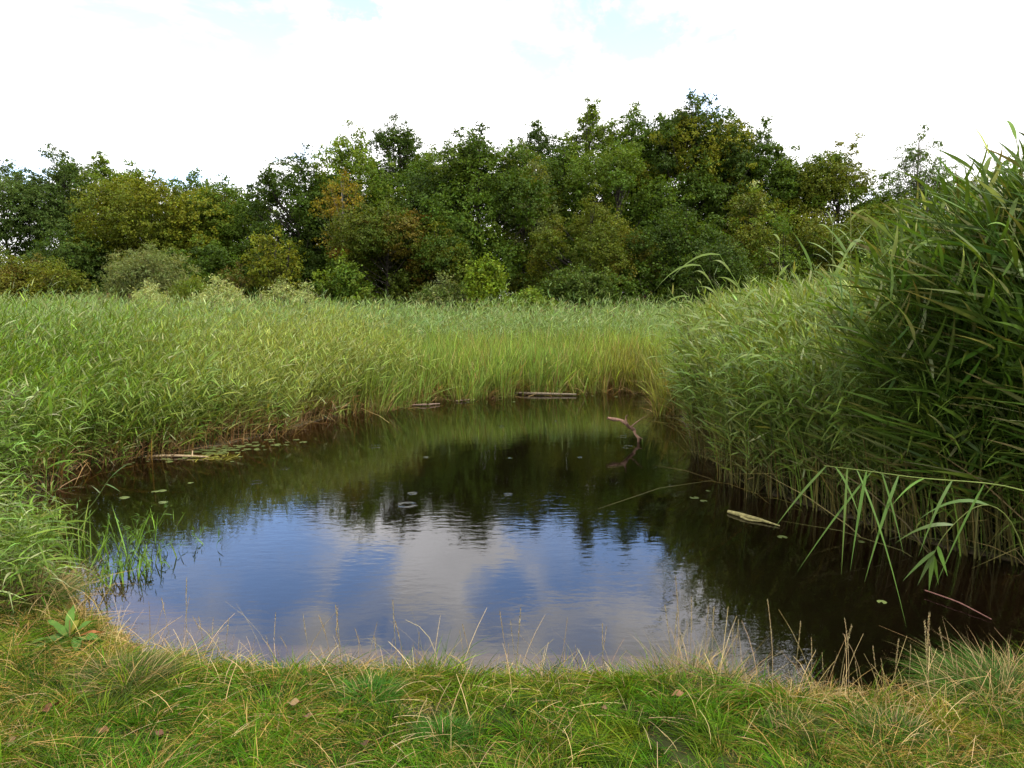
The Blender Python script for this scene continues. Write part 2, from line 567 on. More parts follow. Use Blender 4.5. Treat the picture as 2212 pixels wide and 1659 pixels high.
def plant(name, label, cat, px, top, hw, D, cols, bark='dark', bottom=None, leaf=.115, dens=7.5, per=17, nl=16, shape='round',
          leaders=4, group=None, aspect=.6, sky_gap=0.0, clump=.21, droop=None, trunk_r=None, lean=0.0, cover=3.6):
    T = at_y(px, top, D)
    rx = hw / FD * D * (1.32 if name == 'tree' else 1.12)
    x, ztop = T.x, T.z
    zg = float(ground_z(np.array([x]), np.array([D]))[0])
    zbot = zg + .1 if bottom is None else max(zg + .1, at_y(px, bottom, D).z)
    root = empty(name, (x, D, zg))
    tag(root, label, cat, group)
    H = ztop - zg
    cz = (ztop + zbot) / 2; rz = (ztop - zbot) / 2
    # lobes through the crown
    C, Rr = [], []
    ry = min(rx, 3.0) * .9
    lr0 = .40 * min(rx, rz * 1.1)
    nl = int(cover * 4 * rx * rz * .8 / (3.14 * lr0 * lr0)) + 3
    for i in range(nl):
        a = rng.uniform(0, 2 * math.pi)
        h = rng.uniform(-.85, .8) if shape != 'dome' else rng.uniform(-.8, .7)
        if shape == 'spire':
            w = np.interp(h, [-1, -.3, .3, 1], [.8, 1, .85, .5])
        elif shape == 'dome':
            w = math.sqrt(max(.05, 1 - ((h + .9) / 1.95) ** 2)) * 1.05
        elif shape == 'column':
            w = np.interp(h, [-1, -.5, .6, 1], [.8, 1, .95, .65])
        else:
            w = math.sqrt(max(.05, 1 - abs(h) ** 2.4))
        q = rng.uniform(.3, 1.02)
        lr = rng.uniform(.18, .52) * min(rx, rz * 1.1) * (1.0 if q < .75 else .58)
        C.append((x + math.cos(a) * w * rx * q + lean * (h + 1) * rx, D + math.sin(a) * w * ry * q, cz + h * (rz - lr * .6)))
        Rr.append(lr)
    # leading shoots that break the outline
    nlead = int(leaders * 1.8)
    for i in range(nlead):
        fx = rng.uniform(-.85, .85) if i else rng.uniform(-.1, .1)
        tz = ztop - rz * (abs(fx) ** 1.6) * .9 - (0 if i == 0 else rng.uniform(.0, .25))
        lr = rng.uniform(.15, .30) * min(1.6, rx)
        n = 4
        for j in range(n):
            C.append((x + fx * rx + rng.normal(0, .06) + lean * 2 * rx, D + rng.normal(0, .25) * ry, tz - lr * .6 - j * lr * .95)); Rr.append(lr * (.55 + .2 * j))
    C = np.array(C); Rr = np.array(Rr)
    if sky_gap:
        keep = rng.uniform(size=len(C)) > sky_gap
        keep[-4:] = True
        C, Rr = C[keep], Rr[keep]
    ca = Acc()
    crown_leaves(ca, C, Rr, leaf, per, np.asarray(cols) * WARM, dens, clump, aspect=aspect, axis=droop)
    loc = np.array((x, D, zg))
    ca.build('crown', M_LEAF, root, loc=loc)
    # trunk, limbs and twigs
    ta = Acc()
    tr = trunk_r or max(.025, H * .012)
    nn = 7
    sway = rng.normal(0, .04 * H / 8, (nn, 2)).cumsum(0)
    tp = [(x + sway[i, 0] * (i > 0) + lean * 2 * rx * (i / nn) ** 2, D + sway[i, 1] * (i > 0), zg - .15 + (H * .92 + .15) * i / (nn - 1)) for i in range(nn)]
    trd = [tr * (1.35 if i == 0 else 1) * (1 - .9 * i / (nn - 1)) for i in range(nn)]
    bc = np.array(BARK[bark])
    if name.endswith('shrub') or name.endswith('bush'):
        for s in range(5):
            g = C[rng.integers(len(C))]
            b = np.array((x + rng.normal(0, .15), D + rng.normal(0, .15), zg - .1))
            mid = (b + g) / 2 + rng.normal(0, .12, 3)
            tube1(ta, [b, mid, g], [tr, tr * .7, tr * .2], bc, 5, 3)
    else:
        tube1(ta, tp, trd, bc, 8, 2)
    for g, lr in zip(C, Rr):
        t = np.clip((g[2] - zg) / H - rng.uniform(.12, .25), .08, .85)
        i = t * (nn - 1); i0 = int(i); f = i - i0
        b = np.array(tp[i0]) * (1 - f) + np.array(tp[i0 + 1]) * f
        mid = b * .45 + g * .55 + np.array((0, 0, -.08 * np.linalg.norm(g - b)))
        rr = max(.012, tr * .38 * (1 - t * .7)) * (.5 if bark == 'birch' else 1)
        tube1(ta, [b, mid, g], [rr, rr * .65, rr * .25], bc * (.35 if bark == 'birch' else 1), 5, 2)
    ta.build('trunk', M_BARK, root, smooth=True, loc=loc)
    return root


# leaf colours (linear)
WARM = np.array((1.22, 1.12, .50))
DK = [(.030, .058, .014), (.036, .068, .016), (.026, .050, .016)]
MID = [(.050, .090, .018), (.058, .098, .020), (.042, .082, .018)]
LT = [(.085, .135, .028), (.075, .120, .030), (.065, .110, .022)]
YG = [(.095, .115, .016), (.080, .105, .018), (.065, .090, .018)]
BL = [(.045, .080, .035), (.052, .090, .040), (.038, .070, .030)]
OLV = [(.062, .086, .018), (.068, .088, .018), (.052, .078, .018), (.072, .078, .02)]
ORG = [(.040, .068, .014), (.045, .075, .014), (.066, .062, .016), (.052, .072, .016), (.038, .06, .014), (.078, .062, .016), (.05, .07, .016), (.036, .06, .014)]
BRN = [(.066, .058, .020), (.058, .052, .020), (.066, .07, .02)]
WIL = [(.10, .135, .10), (.085, .12, .08), (.115, .145, .11)]
PALE = [(.22, .27, .25), (.17, .22, .18), (.26, .31, .29)]
BRT = [(.075, .125, .016), (.090, .140, .020), (.06, .10, .016)]
BIR = [(.12, .11, .018), (.10, .10, .020), (.14, .11, .018)]
GRB = [(.05, .085, .030), (.045, .075, .028)]

G_W = 'trees of the wood behind the reed bed'
trees = [
    # back row from left to right
    ('tree', 'dark tree with bare gaps, cut by the left edge of the photo', 5, 330, 75, 42, BL, dict(leaders=5, shape='column', sky_gap=.12, nl=22)),
    ('tree', 'tall blue-green tree, second from the left, with twin tips', 125, 312, 75, 42, BL, dict(leaders=6, shape='column', nl=26)),
    ('tree', 'pale green upright tree right of the twin-tipped blue-green tree', 215, 322, 62, 43, LT, dict(leaders=6, shape='column', nl=18, sky_gap=.1)),
    ('tree', 'thin pale tree top showing behind the broad yellow-green tree', 290, 342, 55, 44, LT, dict(leaders=5, nl=14)),
    ('tree', 'broad yellow-green tree behind the grey-green willow shrub', 320, 355, 125, 37, YG, dict(leaders=4, nl=28)),
    ('tree', 'mid green tree filling the dip right of the broad yellow-green tree', 420, 358, 65, 41, MID, dict(leaders=5)),
    ('tree', 'low rounded green tree in the lowest dip of the skyline', 490, 378, 95, 38, MID + YG[1:2], dict(leaders=5, nl=22)),
    ('tree', 'dark pointed tree with a spiky top left of the yellow birch', 640, 308, 92, 35, DK, dict(leaders=5, shape='spire', nl=26)),
    ('tree', 'light green leafy tree behind the slender yellow birch', 775, 268, 95, 36, LT + MID, dict(leaders=5, nl=24)),
    ('tree', 'dark tree top rising behind the light green leafy tree', 855, 238, 58, 40, DK, dict(leaders=5, nl=18)),
    ('tree', 'small green tree between the dark pointed tree and the light green one', 700, 350, 60, 37, MID, dict(leaders=3)),
    ('tree', 'green tree filling the notch left of the big central oak', 930, 310, 65, 37, MID, dict(leaders=5)),
    ('tree', 'big dark green tree in the centre with its crown reaching down to the reeds', 1030, 262, 128, 33, DK + MID, dict(leaders=6, cover=5.0)),
    ('tree', 'yellowish willow-like tree right of the big central dark tree', 1130, 300, 62, 34.5, YG + WIL, dict(leaders=4, nl=18, aspect=.35)),
    ('tree', 'dark twiggy tree top peeping between the central tree and the tall group', 1160, 250, 62, 41, DK, dict(leaders=5, nl=16)),
    ('tree', 'loose light green tree with sky showing through its top, left one of two', 1275, 208, 50, 40, LT, dict(leaders=5, shape='column', sky_gap=.15, nl=20)),
    ('tree', 'loose light green tree with sky showing through its top, right one of two', 1362, 205, 55, 39, LT + MID, dict(leaders=5, shape='column', sky_gap=.12, nl=20)),
    ('tree', 'broad mid green tree in front of the two loose light trees', 1345, 295, 125, 35, MID, dict(leaders=4, nl=30)),
    ('tree', 'tallest dark tree of the skyline with yellow-tinged sprays', 1500, 198, 92, 37, DK + YG[:1], dict(leaders=7, cover=6.0)),
    ('tree', 'dark green tree just right of the tallest tree', 1635, 248, 75, 37, DK + MID, dict(leaders=5, nl=24)),
    ('tree', 'green tree sloping down between the tall group and the round yellow-green tree', 1715, 315, 70, 38, MID, dict(leaders=3, nl=16)),
    ('tree', 'round-topped yellow-green tree with reddish patches on the right', 1822, 296, 92, 36, YG + YG + MID, dict(leaders=2, cover=6.0)),
    ('tree', 'small green tree at the foot of the right slope of the skyline', 1905, 400, 50, 37, MID, dict(leaders=3, cover=6.0)),
    ('birch_tree', 'slender loose birch standing apart against the sky on the right', 1988, 264, 52, 37, BL + GRB + MID, dict(leaders=3, shape='column', cover=4.5, leaf=.09, dens=5, bark='grey')),
    ('tree', 'olive rounded tree right of the loose birch', 2065, 352, 66, 38, OLV + MID, dict(leaders=3, nl=24)),
    ('tree', 'pale green tree top behind the tall reeds at the right edge', 2180, 335, 66, 36, LT, dict(leaders=4, nl=22)),
    ('tree', 'green tree closing the gap between the loose light trees and the tallest tree', 1425, 232, 62, 38.5, MID, dict(leaders=4)),
    ('tree', 'dark green tree closing the gap just right of the tallest tree', 1575, 236, 58, 39, DK + MID, dict(leaders=4)),
    ('tree', 'green tree rising between the central tree and the left loose light tree', 1215, 290, 60, 37, MID + DK, dict(leaders=3)),
    # front row
    ('tree', 'slender yellow birch with a thin pale trunk', 738, 362, 46, 31.5, BIR, dict(bark='birch', leaders=3, shape='column', nl=18, sky_gap=.2, leaf=.09, dens=3.2, per=12, trunk_r=.06, bottom=560)),
    ('hawthorn_tree', 'dark hawthorn with orange tips beside the yellow birch', 830, 410, 118, 30.5, ORG, dict(leaders=3, nl=34, leaf=.10, per=22, shape='dome')),
    ('tree', 'olive hawthorn shoulder right of the orange-tipped hawthorn', 945, 475, 72, 30, OLV + DK, dict(leaders=2, nl=20, leaf=.10, shape='dome')),
    ('shrub', 'rounded green shrub at the foot of the yellow birch', 735, 545, 62, 28.5, MID + LT[:1], dict(leaders=2, nl=16, leaf=.11, shape='dome')),
    ('shrub', 'yellow-green sapling with open branches left of the birch', 590, 482, 62, 31, YG, dict(leaders=4, nl=14, leaf=.11, sky_gap=.2, dens=4)),
    ('shrub', 'half bare brown shrub below the open yellow-green sapling', 520, 560, 65, 31.5, BRN, dict(leaders=2, nl=14, leaf=.07, dens=2.5, bark='brown', shape='dome')),
    ('shrub', 'brownish olive shrub mass at the left edge above the reeds', 40, 535, 110, 31, BRN + OLV, dict(leaders=3, nl=24, leaf=.10, shape='dome')),
    ('shrub', 'yellow-green shrub between the brown shrub and the willow', 120, 558, 62, 30, OLV + YG, dict(leaders=3, nl=16, leaf=.10, shape='dome')),
    ('willow_shrub', 'large rounded grey-green willow shrub on the left', 318, 524, 112, 27, WIL, dict(leaders=8, nl=30, leaf=.12, aspect=.22, shape='dome', per=24, bark='grey')),
    ('willow_shrub', 'low yellow-green willow at the right foot of the big grey-green willow', 420, 590, 62, 25.5, YG + LT, dict(leaders=5, nl=14, leaf=.10, aspect=.25, shape='dome', per=20)),
    ('willow_shrub', 'small pale silvery willow tuft below the big grey-green willow', 325, 608, 42, 22.5, PALE, dict(leaders=6, nl=9, leaf=.09, aspect=.25, shape='dome', per=18)),
    ('willow_shrub', 'silvery willow shrub with many upright tips left of the brown gap', 470, 592, 62, 23, PALE, dict(leaders=8, nl=12, leaf=.09, aspect=.25, shape='dome', per=18)),
    ('willow_shrub', 'silvery willow shrub right of the brown gap', 605, 598, 52, 23.5, PALE + WIL, dict(leaders=7, nl=11, leaf=.09, aspect=.25, shape='dome', per=18)),
    ('willow_shrub', 'tiny pale willow tip poking out of the reeds left of the dark trees', 660, 612, 14, 21, PALE, dict(leaders=3, nl=4, leaf=.08, aspect=.25, per=14)),
    ('shrub', 'bright green pointed sapling in front of the dark central trees', 1048, 548, 46, 26.5, BRT, dict(leaders=4, nl=16, leaf=.11, shape='spire', per=18)),
    ('shrub', 'greyish green bush left of the bright green sapling', 955, 585, 55, 27, GRB + WIL, dict(leaders=5, nl=14, leaf=.10, aspect=.4, shape='dome')),
    ('shrub', 'low bright leafy plants right of the bright green sapling', 1150, 618, 62, 26, LT, dict(leaders=5, nl=14, leaf=.10, shape='dome')),
    ('hawthorn_tree', 'wide olive-brown hawthorn with arching sprays right of the centre', 1275, 408, 128, 31, OLV, dict(leaders=3, nl=38, leaf=.09, per=24, shape='dome')),
    ('shrub', 'dull green low shrub under the wide olive-brown hawthorn', 1265, 560, 110, 28.5, GRB + DK, dict(leaders=4, nl=26, leaf=.10, shape='dome')),
    ('shrub', 'round dark green shrub right of the wide olive-brown hawthorn', 1470, 418, 105, 30.5, DK + MID, dict(leaders=4, nl=36, leaf=.11, shape='dome')),
    ('shrub', 'shrub with pale white-green tips below the tallest trees', 1625, 385, 60, 33, LT + OLV + PALE[:1], dict(leaders=4, nl=16, leaf=.11)),
    ('shrub', 'broad green and yellow shrub above the middle of the right-hand reeds', 1700, 430, 125, 30.5, MID + OLV + YG, dict(leaders=4, nl=38, leaf=.10, shape='dome')),
    ('shrub', 'dark shrub standing low behind the edge of the right-hand reeds', 1560, 500, 85, 28, DK + GRB, dict(leaders=3, nl=24, leaf=.10, shape='dome')),
    ('shrub', 'green shrub below the round-topped yellow-green tree', 1865, 445, 100, 30, MID + OLV, dict(leaders=4, nl=28, leaf=.10, shape='dome')),
    ('shrub', 'light green shrub beneath the loose birch', 1960, 415, 65, 33, LT + BL, dict(leaders=4, nl=18, leaf=.11, shape='dome')),
    ('shrub', 'olive shrub half hidden by the tall reeds on the right', 2070, 440, 100, 29, OLV + MID, dict(leaders=3, nl=26, leaf=.10, shape='dome')),
    ('shrub', 'dark green shrub between the dark pointed tree and the reeds', 620, 500, 70, 32.5, DK, dict(leaders=3, nl=20, leaf=.11, shape='dome')),
    ('shrub', 'dark thicket behind the grey-green willow shrub', 440, 505, 100, 33, DK + MID, dict(leaders=4, nl=26, leaf=.12, shape='dome')),
    ('shrub', 'dark thicket under the blue-green trees at the left', 150, 480, 110, 36, DK + BL, dict(leaders=4, nl=26, leaf=.12, shape='dome')),
]
for nm, lab, px, top, hw, D, cols, kw in trees:
    plant(nm, lab, 'tree' if 'tree' in nm else 'shrub', px, top, hw, D, cols, group=G_W if 'tree' in nm else 'shrubs along the edge of the wood', **kw)

# the depth of the wood behind the front trees
fw = Acc()
K = 190
fx = rng.uniform(-34, 34, K); fy = rng.uniform(44, 54, K); fr_ = rng.uniform(1.2, 2.0, K)
fz = rng.uniform(.8, 4.4, K) + np.where(fx > -8, rng.uniform(0, 2.6, K), 0)
crown_leaves(fw, np.stack([fx, fy, fz], 1), fr_, .22, 9, DK, 2.5, .4)
tp = np.stack([np.stack([fx, fy, fx * 0 - .2], 1), np.stack([fx + .1, fy, fz * .5], 1), np.stack([fx, fy, fz + 1], 1)], 1)
tubes(fw, tp, np.tile([.14, .11, .04], (K, 1)), np.array((.03, .025, .02)), 5)
tag(fw.build('undergrowth', M_LEAF), 'dark undergrowth of the wood seen between the trunks', None, None, 'stuff')

# ------------------------------------------------------------------ reeds


def reed_stems(acc, x, y, H, lean, leaf_n, leafL, leafW, wind, cgreen, cbase, stem_w=.006, dry_frac=.3, droop=.35, nseg=3, bottom_leaf=.22, sk=3, sweep=.8, rise=1.0):
    """common reed: leaning stems with swept, drooping leaves. lean (N,2) sideways travel at the tip per height"""
    N = len(x)
    z = np.maximum(ground_z(x, y), -.35)
    base = np.stack([x, y, z], 1)
    up = np.zeros((N, 3)); up[:, 2] = 1
    up[:, :2] += lean * .35
    up = unit(up)
    bend = np.zeros((N, 3)); bend[:, :2] = lean * .65
    bend[:, 2] = -.28 * (lean ** 2).sum(1)
    ts = np.linspace(0, 1, 6)
    P = base[:, None] + up[:, None] * (H[:, None, None] * ts[None, :, None]) + bend[:, None] * (H[:, None, None] * (ts ** 2)[None, :, None])
    rad = stem_w * np.interp(ts, [0, 1], [1, .35])[None] * rng.uniform(.7, 1.3, N)[:, None]
    # stems: straw below, green above
    for k0, k1, cc in ((0, 3, cbase), (2, 6, cgreen)):
        tubes(acc, P[:, k0:k1], rad[:, k0:k1], jitter(cc, N, .25, .08), sk)
    # leaves
    n = N * leaf_n
    si = np.repeat(np.arange(N), leaf_n)
    j = np.tile(np.arange(leaf_n), N)
    t = bottom_leaf + (1 - bottom_leaf) * (j + rng.uniform(0, .8, n)) / leaf_n
    t = np.minimum(t, 1)
    b = base[si] + up[si] * (H[si] * t)[:, None] + bend[si] * (H[si] * t * t)[:, None]
    sgn = np.where((j % 2) == 0, 1.0, -1.0)
    ang = rng.uniform(0, 2 * np.pi, N)[si] + rng.normal(0, .5, n)
    out = np.stack([np.cos(ang) * sgn, np.sin(ang) * sgn, np.zeros(n)], 1)
    w = np.zeros((n, 3)); w[:, :2] = wind[si] if np.ndim(wind) == 2 else wind
    d = unit(out * (1 - sweep * .6) + w * sweep + np.array([0, 0, 1.]) * rise * rng.uniform(.25, 1.0, n)[:, None] * (.6 + .6 * (t > .9))[:, None])
    Ll = (leafL[si] if np.ndim(leafL) else leafL) * rng.uniform(.6, 1.2, n) * np.interp(t, [0, .4, .8, 1], [.7, 1, .95, .6])
    dr = droop * rng.uniform(.3, 1.6, n)
    bnd = np.zeros((n, 3)); bnd[:, 2] = -dr; bnd += w * .25
    side = unit(np.cross(d, unit(np.array([0, 0, 1.]) + rng.normal(size=(n, 3)) * .55)))
    dry = np.clip((.42 - t) * 3.0, 0, 1)[:, None] * dry_frac
    isd = rng.uniform(size=(n, 1)) < dry
    cg = np.tile(np.asarray(cgreen, float), (n, 1)) if np.ndim(cgreen) == 1 else np.asarray(cgreen)[si]
    cb = np.tile(np.asarray(cbase, float), (n, 1)) if np.ndim(cbase) == 1 else np.asarray(cbase)[si]
    col = jitter(np.where(isd, cb, cg), n, .22, .08)
    ce = col.copy()
    yel = rng.uniform(size=n) < .12
    ce[yel] = jitter((.20, .17, .06), yel.sum(), .2, .05)
    pale = rng.uniform(size=n) < .10  # some leaves coloured whitish, leaf highlights painted into the tint
    col[pale] = jitter((.27, .31, .14), pale.sum(), .2, .05); ce = np.where(pale[:, None], col, ce)
    ribbons(acc, b, d, Ll, (leafW[si] if np.ndim(leafW) else leafW) * rng.uniform(.6, 1.2, n), bnd, col, nseg, ([0, .15, .45, 1], [.45, .95, 1, .03]), side, colend=ce)
    return P


def blades(acc, x, y, H, n_per, W, spread, cg, cb, nseg=4, tipbend=.25, wind=(0, 0)):
    """bulrush clumps: long upright blades"""
    N = len(x)
    z = np.maximum(ground_z(x, y), -.35)
    si = np.repeat(np.arange(N), n_per)
    n = len(si)
    a = rng.uniform(0, 2 * np.pi, n)
    r = rng.uniform(0, .05, n)
    b = np.stack([x[si] + np.cos(a) * r, y[si] + np.sin(a) * r, z[si]], 1)
    s = np.minimum(rng.gamma(2.0, spread / 2, n), 1.0)
    d = unit(np.stack([np.cos(a) * s + wind[0] * .4, np.sin(a) * s + wind[1] * .4, np.ones(n)], 1))
    L = H[si] * rng.uniform(.65, 1.08, n)
    tb = rng.gamma(1.3, tipbend / 1.3, n)
    bnd = np.stack([np.cos(a) * tb + wind[0] * .6, np.sin(a) * tb + wind[1] * .6, -tb * .5], 1)
    c = np.asarray(cg)[si] if np.ndim(cg) == 2 else np.tile(cg, (n, 1))
    cbb = np.asarray(cb)[si] if np.ndim(cb) == 2 else np.tile(cb, (n, 1))
    top = jitter(c, n, .32, .08); bot = jitter(cbb, n, .2, .07)
    dr_ = rng.uniform(size=n) < .10
    top[dr_] = jitter((.30, .24, .09), dr_.sum(), .2, .05)
    ribbons(acc, b, d, L, W * rng.uniform(.6, 1.3, n), bnd, bot * .6 + top * .4, nseg, ([0, .3, .7, 1], [.9, 1, .8, .05]), None, colend=top)


def scatter(n, bx, by):
    return rng.uniform(bx[0], bx[1], n), rng.uniform(by[0], by[1], n)


STRAW = (.30, .20, .085)

# far middle bed, bulrush and reed seen beyond the water
ra = Acc()
x, y = scatter(26000, (-13, 9.5), (12, 19.5))
sd = sdist(x, y)
edge_y = 14.2 + 0 * x
keep = (sd > -.30 + .25 * field(x, y, 3.0, 1)) & (sd < 3.4) & (x > -5.5 - .3 * (y - 12)) & (x < 3.6 + .25 * (y - 13))
p_ = np.exp(-np.clip(sd - 1.2, 0, 9) * .5)
keep &= rng.uniform(size=len(x)) < p_ * .75
x, y, sd = x[keep], y[keep], sd[keep]
h = .92 + .18 * np.clip(sd, 0, 3) + .10 * field(x, y, 1.2) + rng.normal(0, .08, len(x))
mixr = (field(x, y, .9, 2) * .5 + .5)[:, None]
cg = np.array((.21, .285, .055)) * (1 - mixr) + np.array((.14, .235, .045)) * mixr
cb = np.array((.16, .15, .035)) * np.ones_like(cg)
yl = (np.exp(-((x - 2.6) ** 2) / .5) * (sd < 1.2))[:, None]
cg = cg * (1 - yl * .6) + np.array((.20, .17, .03)) * yl * .6
blades(ra, x, y, h, 6, .021, .15, cg, cb, 4, .18, (.02, 0))
# dead stalks and litter at the edge
m = (sd < .7)
xe, ye = np.repeat(x[m], 3) + rng.normal(0, .08, m.sum() * 3), np.repeat(y[m], 3) + rng.normal(0, .1, m.sum() * 3)
blades(ra, xe, ye, rng.uniform(.15, .75, len(xe)), 2, .011, .45, np.array(STRAW), np.array((.16, .09, .04)), 3, .5)
# further back only the upper parts show
x, y = scatter(9500, (-22, 15), (16.5, 30))
sd = sdist(x, y)
keep = (sd > 2.2) & (np.abs(x) < .95 * y)
x, y, sd = x[keep], y[keep], sd[keep]
h = np.minimum(1.64, 1.28 + .13 * (sd - 2.0)) + .20 * field(x, y, .7) + rng.normal(0, .16, len(x)) + .35 * (rng.uniform(size=len(x)) < .02) + .15 * sstep(-x, 4, 12)
mixr = (field(x, y, .5, 3) * .5 + .5)[:, None]
cg = np.array((.185, .27, .085)) * (1 - mixr) + np.array((.15, .235, .07)) * mixr
reed_stems(ra, x, y, h, np.stack([rng.normal(.10, .08, len(x)), rng.normal(0, .08, len(x))], 1), 9, .36, .022, np.array((.35, 0)), cg, np.array((.16, .15, .05)), .005, .1, .2, 2, .45, 3, .35, 1.9)
m = (y > 19) & (rng.uniform(size=len(x)) < .05)
px_, py_ = np.repeat(x[m], 7), np.repeat(y[m], 7)
pz_ = np.repeat(h[m], 7) + rng.uniform(-.05, .10, len(px_))
ribbons(ra, np.stack([px_ + .17, py_, pz_], 1), unit(np.stack([rng.uniform(.1, .9, len(px_)), rng.normal(0, .3, len(px_)), np.full(len(px_), .9)], 1)), rng.uniform(.10, .2, len(px_)), np.full(len(px_), .016), np.tile([.1, 0, -.7], (len(px_), 1)), jitter((.13, .085, .05), len(px_), .2, .06), 3)
tag(ra.build('reed_bed', M_REED), 'light green bulrush and reed bed across the far side of the pond', None, None, 'stuff')

# left bank reeds leaning right, over the water
rl = Acc()
x, y = scatter(40000, (-13, -1.0), (5.0, 17.5))
sd = sdist(x, y)
keep = (sd > -.22 + .2 * field(x, y, 2.5, 1)) & (sd < 4.5) & (y > 6.9 + .05 * (-x)) & (x < -1.2 - (y - 13) * .9)
keep &= rng.uniform(size=len(x)) < .42 * np.exp(-np.clip(sd - 1.5, 0, 9) * .7)
keep &= ~((x > -3.0) & (sd < .25) & (rng.uniform(size=len(x)) < .5))
x, y, sd = x[keep], y[keep], sd[keep]
h = .98 + .27 * np.clip(sd, 0, 2.8) + .12 * field(x, y, 1.0) + rng.normal(0, .14, len(x)) + .22 * sstep(-x, 5.5, 9)
lean = np.stack([.32 + .14 * field(x, y, .9, 1) + rng.normal(0, .12, len(x)), -.10 + rng.normal(0, .12, len(x))], 1)
mixr = sstep(-x + (y - 9) * -.5, 2.5, 6.5)[:, None]
cg = np.array((.22, .27, .060)) * (1 - mixr) + np.array((.115, .195, .020)) * mixr
reed_stems(rl, x, y, h, lean, 14, .28, .017, np.array((.5, -.05)), cg, np.array(STRAW) * .9, .0055, .6, .20, 3, .14, 3, .4, 1.9)
m = sd < 1.0
xe, ye = np.repeat(x[m], 4) + rng.normal(0, .1, m.sum() * 4), np.repeat(y[m], 4) + rng.normal(0, .12, m.sum() * 4)
kk = (rng.uniform(size=len(xe)) < .55)
xe, ye = xe[kk], ye[kk]
blades(rl, xe, ye, rng.uniform(.2, .85, len(xe)), 1, .009, .5, np.array(STRAW), np.array((.17, .09, .04)), 3, .5, (.25, -.1))
tag(rl.build('reed_bed', M_REED), 'deep green reeds leaning to the right along the left shore', None, None, 'stuff')

# right bank reeds leaning left
rr = Acc()
x, y = scatter(60000, (1.2, 12), (3.4, 15.5))
sd = sdist(x, y)
keep = (sd > -.12 + .2 * field(x, y, 2.5, 1) + .75 * sstep(y, 8.5, 12)) & (sd < 4.4) & (x > 2.2 + .0 * y) & (y > 4.7 - .0 * x)
keep &= rng.uniform(size=len(x)) < .50 * np.exp(-np.clip(sd - 1.3, 0, 9) * .75)
keep &= x < 1.05 * y + .6
x, y, sd = x[keep], y[keep], sd[keep]
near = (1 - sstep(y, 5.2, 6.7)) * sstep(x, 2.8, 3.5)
h = 1.38 + .36 * np.clip(sd, 0, 2.4) + .16 * field(x, y, 1.1, 1) + rng.normal(0, .20, len(x)) + near * (.80 + .70 * np.clip(sd, 0, 1.5))
tallx = rng.uniform(size=len(x)) < .03
h = h + tallx * .45
h = np.minimum(h, 2.38 + near * .56 + tallx * .25 - .35 * sstep(y, 8.5, 13))
lean = np.stack([-.10 - near * .34 + .10 * field(x, y, .9, 2) + rng.normal(0, .10, len(x)), -.05 + rng.normal(0, .10, len(x))], 1)
lean = lean * (1 - .5 * sstep(y, 8, 12))[:, None]
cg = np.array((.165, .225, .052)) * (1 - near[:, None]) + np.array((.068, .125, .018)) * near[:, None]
wnd = np.stack([-.35 - .55 * near, -.08 + 0 * near], 1)
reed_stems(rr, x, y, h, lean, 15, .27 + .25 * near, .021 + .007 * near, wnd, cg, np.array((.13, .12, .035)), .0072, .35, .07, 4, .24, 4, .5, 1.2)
m = sd < 1.0
xe, ye = np.repeat(x[m], 3) + rng.normal(0, .1, m.sum() * 3), np.repeat(y[m], 3) + rng.normal(0, .12, m.sum() * 3)
kk = rng.uniform(size=len(xe)) < .3
xe, ye = xe[kk], ye[kk]
blades(rr, xe, ye, rng.uniform(.2, 1.3, len(xe)), 1, .009, .6, np.array((.13, .12, .04)), np.array((.045, .042, .018)), 3, .3, (-.25, -.1))  # blade feet coloured dark, painting in the shadow beneath the reeds
tag(rr.build('reed_bed', M_REED), 'tall dense reeds leaning left along the right shore', None, None, 'stuff')


def reed_plant(label, group, path, leaf_list, rad=.005, col=(.09, .16, .035), leafcol=(.055, .13, .022), name='reed', plume=None):
    """one reed: stem along the path, leaves as (t, direction, length, width, droop)"""
    P = np.array(path, float)
    t = np.linspace(0, len(P) - 1, (len(P) - 1) * 5 + 1)
    i = np.arange(len(P))
    Q = np.stack([np.interp(t, i, P[:, a]) for a in range(3)], 1)
    for _ in range(6):
        Q[1:-1] = (Q[:-2] + 2 * Q[1:-1] + Q[2:]) / 4
    o = P[0].copy()
    root = empty(name, tuple(o))
    tag(root, label, 'reed', group)
    a = Acc(); tubes(a, Q[None], np.linspace(rad, rad * .3, len(Q))[None], jitter(col, 1, .1, .03), 6)
    a.build('stem', M_REED, root, smooth=True, loc=o)
    for (tt, d, L, W, dr) in leaf_list:
        k = tt * (len(Q) - 1); k0 = min(int(k), len(Q) - 2); f = k - k0
        b = Q[k0] * (1 - f) + Q[k0 + 1] * f
        d = unit(np.array(d, float))
        la = Acc()
        side = unit(np.cross(d, unit(np.array([rng.normal(0, .3), -.55 + rng.normal(0, .3), 1.]))))
        ribbons(la, b[None], d[None], np.array([L]), np.array([W]), np.array([[0, 0, -dr]]), jitter(leafcol, 1, .15, .05), 7,
                ([0, .12, .4, 1], [.4, .95, 1, .03]), side[None])
        la.build('leaf', M_REED, root, smooth=True, loc=o)
    return root


G_R = 'single reeds standing out from the reed beds'
